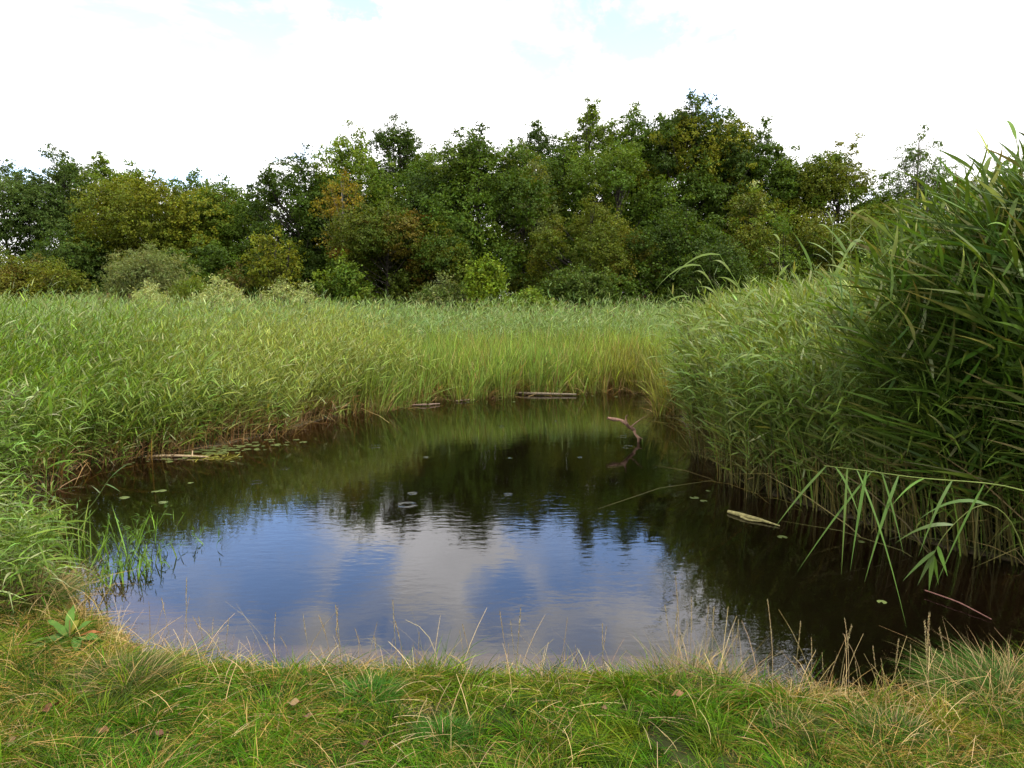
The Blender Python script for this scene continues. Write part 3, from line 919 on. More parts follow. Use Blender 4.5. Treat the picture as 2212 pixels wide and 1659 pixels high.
# the long reed bowing out over the dark water at the right
pa = [at_y(2330, 1075, 3.4), at_y(2212, 1045, 3.45), at_y(2000, 1036, 3.5), at_y(1880, 1018, 3.5), at_y(1780, 1006, 3.5)]
pa[0] = pa[0] + Vector((.35, .1, -.25))
pa = [pa[0] + Vector((.3, .15, -.65))] + pa
lv = []
for tt, (ex, ey), W in ((.99, (1745, 1130), .024), (.86, (1965, 1245), .022), (.9, (1880, 1190), .026), (.80, (1800, 1210), .020), (.76, (2000, 1165), .018),
                        (.82, (1905, 1180), .028), (.70, (1945, 1210), .030), (.62, (1985, 1090), .024), (.55, (2060, 1170), .026), (.48, (2100, 1230), .022), (.95, (1900, 1100), .02)):
    e = np.array(at_y(ex - 60, ey, 3.35))
    Q = np.array(pa, float); k = tt * (len(Q) - 1); k0 = min(int(k), len(Q) - 2); b = Q[k0] * (1 - k + k0) + Q[k0 + 1] * (k - k0)
    v = e - b; L = np.linalg.norm(v) * 1.05
    dr = rng.uniform(.08, .45)
    d = v / L + np.array([0, 0, dr]); d /= np.linalg.norm(d)
    lv.append((tt, d, L, W * .52, dr))
reed_plant('long reed bowed almost level over the dark water with leaves hanging like fingers', G_R, pa, lv, .005, (.17, .21, .05), (.075, .145, .022))
# drooping leafy shoot below it
pb = [at_y(2290, 1290, 3.7), at_y(2200, 1120, 3.65), at_y(2120, 1075, 3.6), at_y(2040, 1150, 3.55), at_y(2015, 1200, 3.55)]
pb[0].z = -.05
lv = [(.98, (-.5, -.1, -.9), .17, .02, .1), (1, (-.1, -.1, -1), .18, .022, .05), (.99, (.25, 0, -1), .16, .018, .05), (.95, (-.7, 0, -.55), .2, .018, .2), (.9, (.35, 0, -.8), .16, .024, .1), (.7, (-.6, 0, .1), .3, .02, .5), (.45, (-.7, 0, .3), .4, .022, .6)]
reed_plant('drooping reed shoot with a tuft of short leaves just above the dark water', G_R, pb, lv, .0045, (.12, .15, .035), (.07, .125, .025))


def upright(label, px, py_top, D, lean=-.2, n=16, L=.42, sd_=0, dirx=-1):
    T = np.array(at_y(px, py_top, D))
    H = T[2]
    b = np.array((T[0] - lean * H, D, 0.0))
    path = [b, b * .6 + T * .4 + np.array((0, 0, .04 * H)), T]
    lv = []
    for j in range(n):
        tt = .42 + .58 * j / (n - 1)
        s = dirx if (j % 3) else -dirx * .6
        lv.append((tt, (s * rng.uniform(.6, 1.0), rng.uniform(-.5, .3), rng.uniform(.7, 1.3) + (1.2 if tt > .97 else 0)), L * rng.uniform(.8, 1.25) * (.7 if tt > .9 else 1), .030 * rng.uniform(.8, 1.2), rng.uniform(.25, .6)))
    return reed_plant(label, G_R, path, lv, .0085, (.26, .30, .10), (.15, .22, .05))


upright('tallest reed sticking up in front of the shrubs, right one of a close pair', 1838, 452, 6.4, -.05, 20, .40)
upright('tall reed beside the tallest one, left one of the close pair', 1798, 480, 6.5, -.06, 18, .40)
upright('slim reed with a bare tip left of the tall close pair', 1684, 520, 9.2, -.03, 9, .3)
upright('tall reed crossing the right-hand reed bed on a slant', 1660, 640, 8.2, -.28, 15)
upright('slanting reed in front of the dark right-hand reeds', 1735, 640, 7.0, -.38, 15)
upright('long slanting reed reaching up towards the shrubs from the right shore', 1905, 560, 6.0, -.45, 16, .45)
upright('reed leaning hard left at the top of the right-hand slope', 2030, 470, 5.4, -.5, 16, .45)
upright('reed arching against the sky near the right edge', 2120, 395, 5.0, -.5, 16, .48)
upright('reed tip highest against the sky at the right edge', 2195, 300, 4.8, -.25, 14, .45)
upright('reed of the right-hand slope just inside the right edge', 2180, 480, 4.6, -.5, 16, .48)

# stray reed in the water on the left
pc = [at_z(165, 1125), at_y(200, 1090, 7.0), at_y(232, 1050, 7.0), at_y(240, 1030, 7.0)]
y0_ = pc[0].y
pc = [pc[0]] + [at_y(a, b, y0_) for a, b in ((205, 1085), (228, 1045), (242, 1028))]
reed_plant('small curved reed rising alone from the water on the left', G_R, pc,
           [(.98, (.5, 0, .5), .22, .02, .2), (.9, (.8, 0, .35), .2, .016, .2), (.7, (.7, 0, -.2), .14, .012, .3), (.5, (-.4, 0, .5), .12, .01, .2)], .006, (.12, .17, .05), (.11, .18, .06))

# a sample of the front reeds of each shore as separate plants
def front_reeds(n, pick, labels, group, lean_x, H0, wcol, leafn=13):
    protos = []
    for v in range(5):
        a = Acc()
        hh = H0 * (1 + .08 * (v - 2))
        # at the origin
        N = 1
        up = unit(np.array([[lean_x * .35, -.03, 1.]])); bd = np.array([[lean_x * .65, -.05, -.1 * lean_x ** 2]])
        ts = np.linspace(0, 1, 8)
        P = up[:, None] * hh * ts[None, :, None] + bd[:, None] * hh * (ts ** 2)[None, :, None]
        tubes(a, P, np.linspace(.006, .002, 8)[None], np.array(wcol) * 1.7, 5)
        st = a.build('stem', M_REED, smooth=True)
        b = Acc()
        t = np.linspace(.16, 1, leafn)
        q = up * (hh * t)[:, None] + bd * (hh * t * t)[:, None]
        d = unit(np.stack([np.sign(lean_x) * rng.uniform(.3, 1.0, leafn), rng.uniform(-.6, .3, leafn), rng.uniform(.2, 1.0, leafn)], 1))
        side = unit(np.cross(d, unit(np.array([0, -.3, 1.]) + rng.normal(size=(leafn, 3)) * .4)))
        ribbons(b, q, d, .42 * rng.uniform(.6, 1.1, leafn), .026 * rng.uniform(.7, 1.2, leafn),
                np.stack([np.zeros(leafn), np.zeros(leafn), -rng.uniform(.2, .8, leafn)], 1), jitter(wcol, leafn, .2, .06), 6, ([0, .15, .45, 1], [.45, .95, 1, .03]), side)
        lf = b.build('foliage', M_REED, smooth=True)
        protos.append((st, lf))
    for i, (X, Y) in enumerate(pick(n)):
        st, lf = protos[i % 5]
        zz = max(-.3, float(ground_z(np.array([X]), np.array([Y]))[0]))
        r = empty('reed', (X, Y, zz), rng.normal(0, .35))
        tag(r, labels, 'reed', group)
        s = rng.uniform(.8, 1.12) * (.66 if Y > 9.5 else .86 if Y > 7.3 else 1)
        r.scale = (s, s, s)
        for src in (st, lf):
            c = src.copy(); COL.objects.link(c); c.parent = r
    for st, lf in protos:
        bpy.data.objects.remove(st); bpy.data.objects.remove(lf)


def shore_pick(i0, i1, off):
    def f(n):
        seg = POND[i0:i1 + 1]
        t = np.sort(rng.uniform(0, len(seg) - 1, n))
        k = np.minimum(t.astype(int), len(seg) - 2); fr = (t - k)[:, None]
        q = seg[k] * (1 - fr) + seg[k + 1] * fr
        q = q + rng.normal(0, .09, q.shape) + np.array(off)
        return q
    return f


front_reeds(110, shore_pick(15, 22, (.12, .05)), 'one of the leafy reeds leaning over the water at the front of the right shore', 'front reeds of the right shore', -.38, 1.95, (.12, .19, .030))
front_reeds(60, shore_pick(29, 34, (-.02, .12)), 'one of the leafy reeds leaning right at the front of the left shore', 'front reeds of the left shore', .30, 1.15, (.13, .20, .035))

# ------------------------------------------------------------------ near bank grass


def bank_points(n, ylo=1.7, yhi=5.6, sd_lo=0.0, sd_hi=3.5):
    y = rng.uniform(ylo, yhi, n); x = rng.uniform(-1, 1, n) * (.74 * y + 2.4)
    sd = sdist(x, y)
    k = (sd > sd_lo) & (sd < sd_hi)
    front = y < 4.9 + np.maximum(-x, 0) * .45
    k &= front
    k &= (np.abs(x) < .74 * y + .9) | (rng.uniform(size=n) < .45)
    return x[k], y[k], sd[k]


gr = Acc()
def tufted(nt_, per, rad, Lm, tilm, dry_add=0.0, wid=(.0022, .0044)):
    tx, ty, tsd = bank_points(nt_, sd_lo=-.015)
    k = rng.uniform(size=len(tx)) < np.clip(1.3 - ty * .14, .45, 1)
    tx, ty, tsd = tx[k], ty[k], tsd[k]
    m = len(tx)
    tl = Lm * np.exp(rng.normal(0, .28, m)) * (1 + .35 * field(tx, ty, 3.0, 0)) * (1 + .3 * np.exp(-tsd / .15))
    tr = rad * rng.uniform(.6, 1.4, m)
    lean = rng.normal(0, .35, (m, 2)) + np.stack([.3 * field(tx, ty, 2.0, 1), .3 * field(tx, ty, 2.0, 2) - .1], 1)
    f3 = field(tx, ty, 1.4, 2)
    mixy = np.clip(.20 + .40 * f3 + rng.normal(0, .22, m), 0, 1)
    dryp = np.clip(.20 + .22 * field(tx, ty, 2.6, 2) + .15 * field(tx, ty, .9, 1) + .45 * np.exp(-tsd / .20) + .14 * sstep(tx, .6, 2.2) + .12 * sstep(-tx, 1.2, 2.5) + dry_add, .03, .85)
    g0 = np.array((.050, .138, .004)); y0 = np.array((.19, .185, .014)); d0 = np.array((.026, .060, .005))
    base = g0 * (1 - mixy[:, None]) + y0 * mixy[:, None]
    dk = rng.uniform(size=(m, 1)) < .22
    base = np.where(dk, d0, base)
    base = base * np.exp(rng.normal(0, .18, (m, 1)))
    c_ = np.maximum(4, rng.poisson(per, m)); si = np.repeat(np.arange(m), c_); n = len(si)
    a = rng.uniform(0, 6.28, n); q = np.sqrt(rng.uniform(0, 1, n))
    x = tx[si] + np.cos(a) * q * tr[si]; y = ty[si] + np.sin(a) * q * tr[si]
    a2 = a + rng.normal(0, .6, n)
    s_ = q * tilm * rng.uniform(.4, 1.5, n)
    d = unit(np.stack([np.cos(a2) * s_ + lean[si, 0], np.sin(a2) * s_ + lean[si, 1], np.ones(n)], 1))
    bd = np.stack([np.cos(a2) * .4 + lean[si, 0] * .6, np.sin(a2) * .4 + lean[si, 1] * .6, -rng.uniform(.15, .8, n)], 1)
    isd = rng.uniform(size=n) < dryp[si]
    c = np.where(isd[:, None], np.array((.38, .265, .085)), base[si])
    c = jitter(c, n, .22, .06)
    z = ground_z(x, y) - .006
    W = rng.uniform(wid[0], wid[1], n) * np.where(isd, .6, 1) * (.7 + .3 * y / 3)
    ribbons(gr, np.stack([x, y, z], 1), d, tl[si] * rng.uniform(.5, 1.25, n), W, bd, c, 3, ([0, .4, .75, 1], [.9, 1, .7, .05]), colend=c * np.array((1.12, 1.05, 1.0)))
tufted(7600, 46, .045, .085, .8)
tufted(1350, 70, .065, .135, .9)
tufted(16000, 9, .05, .045, 1.4, .10)
tag(gr.build('grass', M_GRASS), 'short green grass mixed with straw covering the near bank', None, None, 'stuff')

# straw and seed stems along the bank
st = Acc()
x, y, sd = bank_points(66000, sd_hi=2.2)
wgt = np.exp(-sd / .16) * (.55 + .75 * sstep(x, .2, 1.2) + .5 * sstep(-x, 1.0, 2.2)) + .05 + .10 * sstep(x, .8, 2.0)
keep = rng.uniform(size=len(x)) < wgt * 1.1 * np.clip(.6 + .8 * field(x, y, 4, 2), .05, 1.6)
x, y, sd = x[keep], y[keep], sd[keep]; n = len(x)
ang = rng.uniform(0, 6.28, n); til = rng.gamma(1.8, .22, n)
d = unit(np.stack([np.cos(ang) * til + .10, np.sin(ang) * til * .7, np.ones(n)], 1))
Lg = rng.gamma(4, .040, n) * (.75 + .6 * np.exp(-sd / .2))
bd = np.stack([np.cos(ang) * .3, np.sin(ang) * .3, -rng.uniform(.02, .5, n)], 1)
ribbons(st, np.stack([x, y, ground_z(x, y, sd)], 1), d, Lg, rng.uniform(.0018, .0034, n), bd, jitter((.44, .32, .14), n, .25, .06), 4, ([0, .6, 1], [1, .8, .5]))
# flat lying straw
m2 = 1300
x, y, sd = bank_points(m2 * 4); x, y, sd = x[:m2], y[:m2], sd[:m2]; n = len(x)
ang = rng.normal(.3, .9, n)
d = unit(np.stack([np.cos(ang), np.sin(ang), rng.uniform(.05, .35, n)], 1))
ribbons(st, np.stack([x, y, ground_z(x, y, sd) + .035], 1), d, rng.uniform(.08, .3, n), rng.uniform(.0015, .003, n), np.tile([0, 0, -.25], (n, 1)), jitter((.36, .27, .13), n, .2, .06), 4, ([0, 1], [1, .6]))
tag(st.build('dry_grass', M_STRAW), 'pale straw and dead stalks along the near water edge', None, None, 'stuff')


def tussock(label, px, py, r, L, n, cols, dryf, tilt=.5):
    o = np.array(at_z(px, py, .14)); o[2] = float(ground_z(np.array([o[0]]), np.array([o[1]]))[0])
    root = empty('grass_tussock', tuple(o))
    tag(root, label, 'tussock', 'tussocks of longer grass on the near bank')
    a = rng.uniform(0, 6.28, n); q = r * np.sqrt(rng.uniform(0, 1, n)) * .75
    b = np.stack([o[0] + np.cos(a) * q, o[1] + np.sin(a) * q * .8, o[2] + 0 * q], 1)
    a2 = a + rng.normal(0, .7, n)
    s = (q / r) * tilt + rng.uniform(0, .25, n)
    d = unit(np.stack([np.cos(a2) * s, np.sin(a2) * s, np.ones(n)], 1))
    bd = np.stack([np.cos(a2) * .5, np.sin(a2) * .5, -rng.uniform(.3, .9, n)], 1)
    isd = rng.uniform(size=n) < dryf
    c = np.asarray(cols)[rng.integers(0, len(cols), n)]
    g = Acc(); ribbons(g, b[~isd], d[~isd], L * rng.uniform(.6, 1.2, (~isd).sum()), rng.uniform(.002, .004, (~isd).sum()), bd[~isd], jitter(c[~isd], (~isd).sum(), .22, .07), 4)
    g.build('green_blades', M_GRASS, root, loc=o)
    if isd.sum() > 2:
        g = Acc(); ribbons(g, b[isd], d[isd], L * rng.uniform(.8, 1.7, isd.sum()), rng.uniform(.0015, .0028, isd.sum()), bd[isd] * .6, jitter((.32, .23, .10), isd.sum(), .2, .06), 4)
        g.build('dry_stalks', M_STRAW, root, loc=o)


GD = [(.045, .08, .014), (.06, .10, .018), (.10, .12, .03)]
GB = [(.05, .15, .015), (.06, .17, .018), (.045, .125, .014)]
tussock('dark shaggy tussock with straw on top, left of the middle of the bank', 275, 1480, .20, .17, 3400, GD, .05, .7)
tussock('bright green tuft in the middle of the bank', 800, 1515, .14, .12, 900, GB, .05)
tussock('broad tussock at the right edge of the bank with straw fringes', 2170, 1500, .34, .24, 5200, GD + GB, .06, .9)
tussock('straw-coloured clump standing at the water edge right of the centre', 1490, 1470, .24, .21, 520, GD, .5, .45)
tussock('small dark green tussock in the lower right of the bank', 1930, 1590, .15, .12, 1300, GD[:2] + GB[:1], .1)
tussock('green tuft at the bottom edge left of the centre', 960, 1610, .13, .10, 900, GB, .05)
tussock('dark green tuft right of the brown leaf on the bank', 1720, 1580, .14, .11, 1000, GD, .08)
tussock('grassy hump by the water at the far left', 60, 1300, .30, .22, 2400, GD + [(.09, .16, .04)], .2, .8)

# tall seed stems standing against the water
G_S = 'thin seed stems against the water'
seed_px = [(455, 1340, 1440), (500, 1325, 1440), (545, 1380, 1450), (575, 1365, 1445), (600, 1400, 1450), (650, 1330, 1450), (700, 1300, 1450), (726, 1290, 1452), (770, 1350, 1455),
           (845, 1300, 1460), (860, 1310, 1462), (905, 1360, 1465), (1000, 1340, 1465), (1125, 1300, 1468), (1230, 1345, 1470), (1300, 1330, 1470),
           (1080, 1310, 1466), (395, 1250, 1400), (430, 1310, 1420), (350, 1280, 1390), (590, 1330, 1450), (810, 1380, 1460),
           (1475, 1260, 1465), (1540, 1290, 1470), (1500, 1300, 1470), (1440, 1310, 1465), (1680, 1310, 1490), (1600, 1330, 1480), (1760, 1385, 1500), (1830, 1335, 1500), (1850, 1350, 1505),
           (1880, 1380, 1505), (1990, 1310, 1510), (2010, 1345, 1510), (2030, 1370, 1512), (2060, 1400, 1512), (1930, 1370, 1510), (1790, 1430, 1505), (1720, 1440, 1495), (2120, 1390, 1500), (2170, 1400, 1490)]
sproto = []
for v in range(4):
    a = Acc()
    ts = np.linspace(0, 1, 9)
    bx = [.14, -.12, .30, .05][v]
    P = np.stack([bx * ts ** 2, 0 * ts, ts * (1 - .03 * v)], 1)[None]
    tubes(a, P, np.linspace(.0040, .0022, 9)[None], np.array((.24, .20, .09)) if v % 2 else np.array((.30, .22, .11)), 4)
    s0 = a.build('stem', M_STRAW, smooth=True)
    b = Acc()
    nh = 26
    t = np.linspace(.62, 1.0, nh)
    q = np.stack([bx * t ** 2 + np.where(np.arange(nh) % 2, .008, -.008), 0 * t, t * (1 - .03 * v)], 1)
    leaves(b, q, unit(rng.normal(size=(nh, 3)) + np.array((0, -1, 0))), np.full(nh, .034), jitter((.28, .22, .11), nh, .2, .05), .4, np.tile([0, 0, 2.5], (nh, 1)))
    s1 = b.build('seed_head', M_STRAW)
    sproto.append((s0, s1))
seed_px = seed_px + [(px + rng.uniform(-60, 60) * (px > 500), yt + rng.uniform(10, 90), yb) for px, yt, yb in seed_px]
for i, (px, yt, yb) in enumerate(seed_px):
    yb -= 18 if px < 1300 else 5
    bpt = at_z(px + rng.uniform(-25, 25), yb + 12, .10)
    tpt = at_y(px, yt, bpt.y)
    v = tpt - bpt
    r = empty('seed_stem', tuple(bpt))
    r.rotation_euler = v.to_track_quat('Z', 'Y').to_euler()
    s = v.length
    r.scale = (s, s, s)
    tag(r, 'one of the thin seed stems rising from the bank against the water', 'grass stem', G_S)
    for src in sproto[i % 4]:
        c = src.copy(); COL.objects.link(c); c.parent = r
for a, b in sproto:
    bpy.data.objects.remove(a); bpy.data.objects.remove(b)

# ------------------------------------------------------------------ left foreground: willow branches and tall grass
wl = empty('willow_shrub', tuple(at_z(-60, 1090)))
tag(wl, 'willow shrub with narrow silvery leaves at the left edge over the water', 'shrub', 'shrubs beside the pond')
wo = np.array(wl.location)
sa, la = Acc(), Acc()
for i in range(64):
    tx, ty = rng.uniform(-90, 105), rng.uniform(770, 1090)
    if tx > 40: ty = max(ty, 830)
    Dd = wo[1] + rng.uniform(-.5, .6)
    e = np.array(at_y(tx, ty, Dd))
    b = wo + np.array((rng.normal(0, .25), rng.normal(0, .25), 0))
    mid = (b + e) / 2 + np.array((-.25, 0, .1)) + rng.normal(0, .06, 3)
    ts = np.linspace(0, 1, 10)[:, None]
    P = b * (1 - ts) ** 2 + 2 * mid * ts * (1 - ts) + e * ts ** 2
    tubes(sa, P[None], np.linspace(.007, .0018, 10)[None], np.array((.09, .08, .03)), 5)
    nlf = 26
    t = rng.uniform(.35, 1, nlf)[:, None]
    q = b * (1 - t) ** 2 + 2 * mid * t * (1 - t) + e * t ** 2
    dd = unit((e - mid)[None] * .9 / np.linalg.norm(e - mid) + rng.normal(size=(nlf, 3)) * .55)
    ribbons(la, q, dd, rng.uniform(.06, .12, nlf), rng.uniform(.011, .017, nlf), np.tile([0, 0, -.15], (nlf, 1)), jitter((.22, .26, .13) if i % 4 == 0 else (.10, .17, .035), nlf, .25, .06), 3, ([0, .4, 1], [.2, 1, .05]))
sa.build('branches', M_BARK, wl, smooth=True, loc=wo)
la.build('foliage', M_LEAF, wl, loc=wo)

lg = Acc()
x, y = scatter(9000, (-6.5, -2.4), (3.9, 8.3))
sd = sdist(x, y)
keep = (sd > -.04) & (sd < 1.3) & (x < -.695 * y) & (x > -.95 * y)
keep &= rng.uniform(size=len(x)) < .55
x, y = x[keep], y[keep]
reed_stems(lg, x, y, rng.uniform(.30, .75, len(x)) + .35 * sstep(y, 5, 7.5), np.stack([rng.normal(.2, .2, len(x)), rng.normal(0, .15, len(x))], 1), 7, .28, .012, np.array((.35, 0)), np.array((.11, .185, .022)), np.array((.16, .13, .05)), .003, .4, .5, 4, .12, 3, .4)
tag(lg.build('tall_grass', M_REED), 'lush tall grass along the near left shore', None, None, 'stuff')

# water plants standing in the shallows on the left
G_A = 'sprigs standing in the shallow water on the left'
sprigs = [(300, 1165, .22, 14, 'bright forked sprig in the shallows, upper one nearest the grassy shore'), (345, 1120, .16, 8, 'bright star-shaped sprig highest in the shallows on the left'), (437, 1165, .13, 5, 'small dark sprig farthest out in the open water'),
          (365, 1190, .12, 5, 'curled green sprig between the star-shaped sprig and the open water'), (240, 1195, .30, 16, 'upright grassy sprig close to the left shore'), (165, 1210, .36, 22, 'thick upright grass clump in the water by the left shore'),
          (275, 1235, .15, 22, 'flat tangled sprig over the sky reflection near the left shore'), (215, 1260, .17, 24, 'low tangled clump where the shallows meet the straw'), (320, 1215, .14, 14, 'loose floating sprig right of the flat tangled one'), (130, 1150, .30, 16, 'leafy clump at the dark water edge below the willow')]
for px, py, s, nb, lab in sprigs:
    o = np.array(at_z(px, py + 12))
    r = empty('water_plant', tuple(o)); tag(r, lab, 'water plant', G_A)
    a = Acc()
    s *= 1.35
    ang = rng.uniform(0, 6.28, nb); til = rng.uniform(.05, .8, nb)
    b = np.stack([o[0] + rng.normal(0, .04 + .15 * s, nb), o[1] + rng.normal(0, .04 + .1 * s, nb), np.full(nb, -.02)], 1)
    d = unit(np.stack([np.cos(ang) * til, np.sin(ang) * til, np.ones(nb)], 1))
    ribbons(a, b, d, s * rng.uniform(.6, 1.3, nb), np.full(nb, .010), np.tile([0, 0, -.15], (nb, 1)), jitter((.12, .21, .03), nb, .25, .06), 5)
    # little side leaves
    kk = nb * 3
    ii = rng.integers(0, nb, kk); t = rng.uniform(.3, .9, kk)[:, None]
    q = b[ii] + d[ii] * (s * t)
    q[:, 2] = np.maximum(q[:, 2], .004)
    ribbons(a, q, unit(d[ii] + rng.normal(size=(kk, 3)) * .6), rng.uniform(.04, .09, kk), np.full(kk, .007), np.tile([0, 0, -.3], (kk, 1)), jitter((.10, .18, .04), kk, .2, .06), 3)
    a.build('foliage', M_REED, r, loc=o)

# ------------------------------------------------------------------ lily pads (one disc mesh, notched), floating
pad = Acc()
kk = 14
a = np.linspace(.25, 2 * np.pi - .25, kk)
cv = [(0, 0, 0)] + [(math.cos(t) * (1 + .04 * math.sin(5 * t)), math.sin(t), .02 * math.sin(3 * t)) for t in a]
pad.add(cv, [(0, i, i + 1, i + 2) for i in range(1, kk - 1, 2)], np.array((.11, .14, .045)))
pp = pad.build('lily_pad', M_PAD)
pad_px = []
for i in range(110):
    px = rng.normal(480, 62); py = 975 - (px - 360) * .07 + rng.normal(0, 9)
    pad_px.append((px, py))
pad_px += [(335, 1062), (412, 1043), (350, 1060), (268, 1075), (640, 950), (620, 955), (600, 962), (655, 955), (352, 1085), (1110, 868), (860, 875), (870, 880), (1010, 868), (1280, 855), (1330, 857), (1530, 1060), (1500, 1075), (1520, 1082), (1860, 1170), (1690, 1160), (1905, 1300)]
for i, (px, py) in enumerate(pad_px):
    o = at_z(px, py, .006)
    if sdist(np.array([o.x]), np.array([o.y]))[0] > -.03:
        o = at_z(px, py + 18, .006)
        if sdist(np.array([o.x]), np.array([o.y]))[0] > -.03:
            continue
    c = pp if i == 0 else pp.copy()
    if i: COL.objects.link(c)
    c.location = o; s = rng.uniform(.022, .055)
    c.scale = (s, s, s); c.rotation_euler = (0, 0, rng.uniform(0, 6.28))
    if px < 560 and py < 1000:
        tag(c, 'one of the small floating leaves in the raft below the left reeds', 'lily pad', 'floating leaves below the left reeds')
    else:
        tag(c, 'one of the few small leaves floating alone, away from the raft', 'lily pad', 'scattered floating leaves')

# ------------------------------------------------------------------ driftwood
def wood(name, label, cat, pts, rad, col, mat=None, twigs=()):
    o = np.array(pts[0], float)
    r = empty(name, tuple(o)); tag(r, label, cat)
    a = Acc(); tube1(a, pts, rad, col, 8, 4)
    P = np.array(pts)
    a.build('stem', mat or M_DRIFT, r, smooth=True, loc=o)
    for tw, rd in twigs:
        b = Acc(); tube1(b, tw, rd, col, 6, 3)
        b.build('twig', mat or M_DRIFT, r, smooth=True, loc=o)
    return r


D1 = at_z(1375, 955).y
wood('driftwood_branch', 'reddish brown broken branch sticking out of the water before the right reeds', 'branch',
     [at_y(1312, 903, D1), at_y(1326, 906, D1 + .03), at_y(1340, 907, D1), at_y(1352, 914, D1 - .04), at_y(1358, 922, D1), at_y(1370, 928, D1 + .04), at_y(1372, 938, D1), at_y(1380, 946, D1 - .03), at_y(1379, 956, D1), at_y(1384, 968, D1)], [.018, .026, .019, .028, .022, .026, .017, .022, .014, .010], (.26, .15, .10),
     twigs=[([at_y(1352, 912, D1), at_y(1352, 900, D1), at_y(1356, 896, D1 - .1)], [.014, .01, .004]), ([at_y(1360, 925, D1), at_y(1375, 912, D1), at_y(1392, 900, D1)], [.012, .008, .003]), ([at_y(1375, 942, D1), at_y(1388, 948, D1 - .1)], [.01, .004])])
wood('log', 'long pale pole lying at the foot of the far reeds', 'log', [at_z(1080, 848, .03), at_z(1150, 850, .04), at_z(1245, 852, .03)], [.02, .03, .018], (.15, .12, .08))
wood('log', 'short thin pole floating left of the long pale one', 'log', [at_z(890, 875, .02), at_z(920, 874, .03), at_z(950, 872, .02)], [.012, .02, .01], (.16, .11, .08))
wood('log', 'small piece of wood between the two far poles and the reeds', 'log', [at_z(985, 866, .02), at_z(1005, 864, .03), at_z(1025, 863, .02)], [.01, .016, .01], (.14, .10, .07))
wood('log', 'bleached stick floating in front of the lily pads', 'log', [at_z(315, 986, .015), at_z(370, 984, .02), at_z(450, 987, .015)], [.014, .019, .012], (.34, .25, .15),
     twigs=[([at_z(415, 985, .02), at_y(416, 974, at_z(415, 985).y)], [.01, .008])])
wood('reed_stump', 'yellowish floating reed root in the dark water by the right reeds', 'reed root', [at_z(1573, 1105, .015), at_z(1600, 1112, .02), at_z(1640, 1122, .018), at_z(1685, 1136, .01)], [.016, .022, .016, .005], (.27, .24, .09),
     twigs=[([at_z(1600, 1116, .01), at_z(1618, 1124, .01), at_z(1650, 1127, .008)], [.012, .010, .003])])
wood('log', 'thin reddish stem slanting through the dark water at the lower right', 'stem', [at_z(1998, 1275, .03), at_z(2070, 1300, .03), at_z(2142, 1338, .01)], [.004, .005, .003], (.16, .07, .055))
wood('log', 'dark stick under the right end of the far reeds', 'log', [at_z(1395, 848, .02), at_z(1430, 846, .03), at_z(1500, 846, .03)], [.012, .018, .012], (.12, .08, .06))

# yellowish floating weed near the pads
r = empty('water_plant', tuple(at_z(465, 990))); tag(r, 'yellow-green straggling weed at the right end of the bleached stick', 'water plant')
o = np.array(at_z(465, 990)); a = Acc(); nb = 50
ang = rng.uniform(0, 6.28, nb)
b = np.stack([o[0] + rng.normal(0, .15, nb), o[1] + rng.normal(0, .08, nb), np.full(nb, .004)], 1)
ribbons(a, b, unit(np.stack([np.cos(ang), np.sin(ang), rng.uniform(.05, .7, nb)], 1)), rng.uniform(.06, .18, nb), np.full(nb, .01), np.tile([0, 0, -.1], (nb, 1)), jitter((.20, .19, .03), nb, .2, .06), 4)
a.build('foliage', M_REED, r, loc=o)

# ------------------------------------------------------------------ dock plant and fallen leaves on the bank
def broad_leaf(acc, b, d, L, W, col, droop=.4, wave=.02):
    n = 8
    t = np.linspace(0, 1, n)
    d = unit(np.array(d, float)); s = unit(np.cross(d, (0, 0, 1.)))
    w = W * np.interp(t, [0, .1, .35, .7, 1], [.08, .6, 1, .7, .02])
    P = np.array(b) + d * (L * t)[:, None] + np.array([0, 0, -droop * L]) * (t ** 2)[:, None]
    zig = wave * L * np.sin(t * 9)[:, None] * np.array([0, 0, 1.])
    Lf = P + s * w[:, None] * .5 + np.array([0, 0, .12 * W]) + zig; Rt = P - s * w[:, None] * .5 + np.array([0, 0, .12 * W]) - zig
    V = np.stack([Lf, P, Rt], 1).reshape(-1, 3)
    F = []
    for i in range(n - 1):
        F += [(3 * i, 3 * i + 1, 3 * i + 4, 3 * i + 3), (3 * i + 1, 3 * i + 2, 3 * i + 5, 3 * i + 4)]
    acc.add(V, F, jitter(col, len(F), .06, .03))


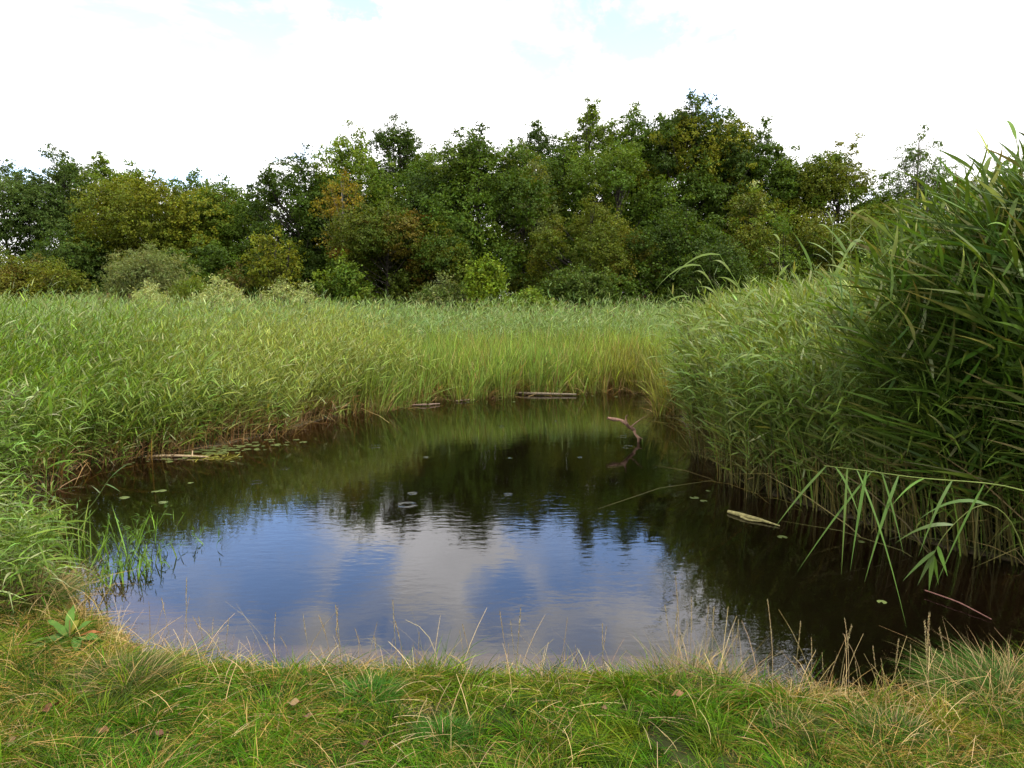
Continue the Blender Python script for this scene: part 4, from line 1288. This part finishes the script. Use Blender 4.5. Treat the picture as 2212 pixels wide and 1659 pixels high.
o = at_z(150, 1385, .14)
dk = empty('dock_plant', tuple(o)); tag(dk, 'broad-leaved dock with yellow and red spotted leaves at the left bank edge', 'plant')
for (d, L, W, c, dr, dx) in (((-.9, -.3, .35), .16, .055, (.10, .19, .04), .3, -.02), ((.9, -.2, .4), .17, .06, (.07, .15, .025), .3, .03), ((.5, .2, .9), .18, .05, (.09, .17, .03), .35, 0), ((-.5, .1, .9), .17, .05, (.075, .15, .025), .3, 0),
                             ((.1, .3, 1), .15, .04, (.20, .19, .03), .45, .0), ((-.1, .4, 1.1), .22, .04, (.09, .18, .03), .3, -.01), ((.8, .3, .5), .13, .04, (.28, .11, .04), .3, .04), ((-.4, -.7, .3), .15, .055, (.10, .18, .045), .3, -.03), ((.4, -.8, .3), .15, .05, (.08, .16, .03), .3, .05)):
    a = Acc(); broad_leaf(a, (o.x + dx, o.y, o.z + .02), (d[0], d[1], d[2] * .6), L * 1.1, W * 1.15, np.array(c) * .7, dr, .035)
    a.build('leaf', M_LEAF, dk, smooth=True, loc=np.array(o))
a = Acc(); tube1(a, [(o.x, o.y, o.z - .02), (o.x + .005, o.y, o.z + .05), (o.x + .01, o.y, o.z + .12)], [.006, .005, .003], (.15, .12, .04), 6, 2)
a.build('stem', M_LEAF, dk, smooth=True, loc=np.array(o))

for px, py, L, c, lab in ((105, 1535, .085, (.16, .05, .025), 'dark red fallen leaf in the grass at the lower left'), (222, 1578, .07, (.26, .13, .06), 'orange-brown curled leaf near the bottom left of the bank'),
                          (25, 1607, .07, (.30, .19, .09), 'tan leaf by the bottom left corner'), (636, 1520, .075, (.34, .23, .11), 'pale tan leaf, larger of the pair left of the bright tuft'), (668, 1548, .055, (.28, .17, .09), 'small brown leaf just below the larger pale tan one'),
                          (735, 1537, .06, (.26, .20, .06), 'olive-yellow leaf beside the bright green tuft'), (1467, 1503, .075, (.36, .19, .09), 'orange-brown leaf lying below the straw clump'), (395, 1545, .05, (.20, .09, .05), 'small reddish leaf below the shaggy tussock'),
                          (1308, 1530, .045, (.22, .13, .07), 'tiny brown leaf in the middle right of the bank'), (345, 1582, .05, (.20, .10, .06), 'little brown leaf low on the bank left of the centre'), (790, 1610, .05, (.14, .08, .04), 'dark brown leaf near the bottom edge')):
    o = at_z(px, py, .20); zz = float(ground_z(np.array([o.x]), np.array([o.y]))[0]) + .045
    o = at_z(px, py, zz)
    a = Acc(); an = rng.uniform(-.6, .6)
    broad_leaf(a, (o.x - L / 2 * math.cos(an), o.y - L / 2 * math.sin(an), zz), (math.cos(an), math.sin(an), rng.uniform(-.1, .4)), L, L * .6, np.array(c) * .55, rng.uniform(-.3, .4), .10)
    f = a.build('fallen_leaf', M_DEAD, smooth=True, loc=np.array(o))
    tag(f, lab, 'leaf', 'fallen leaves in the grass')
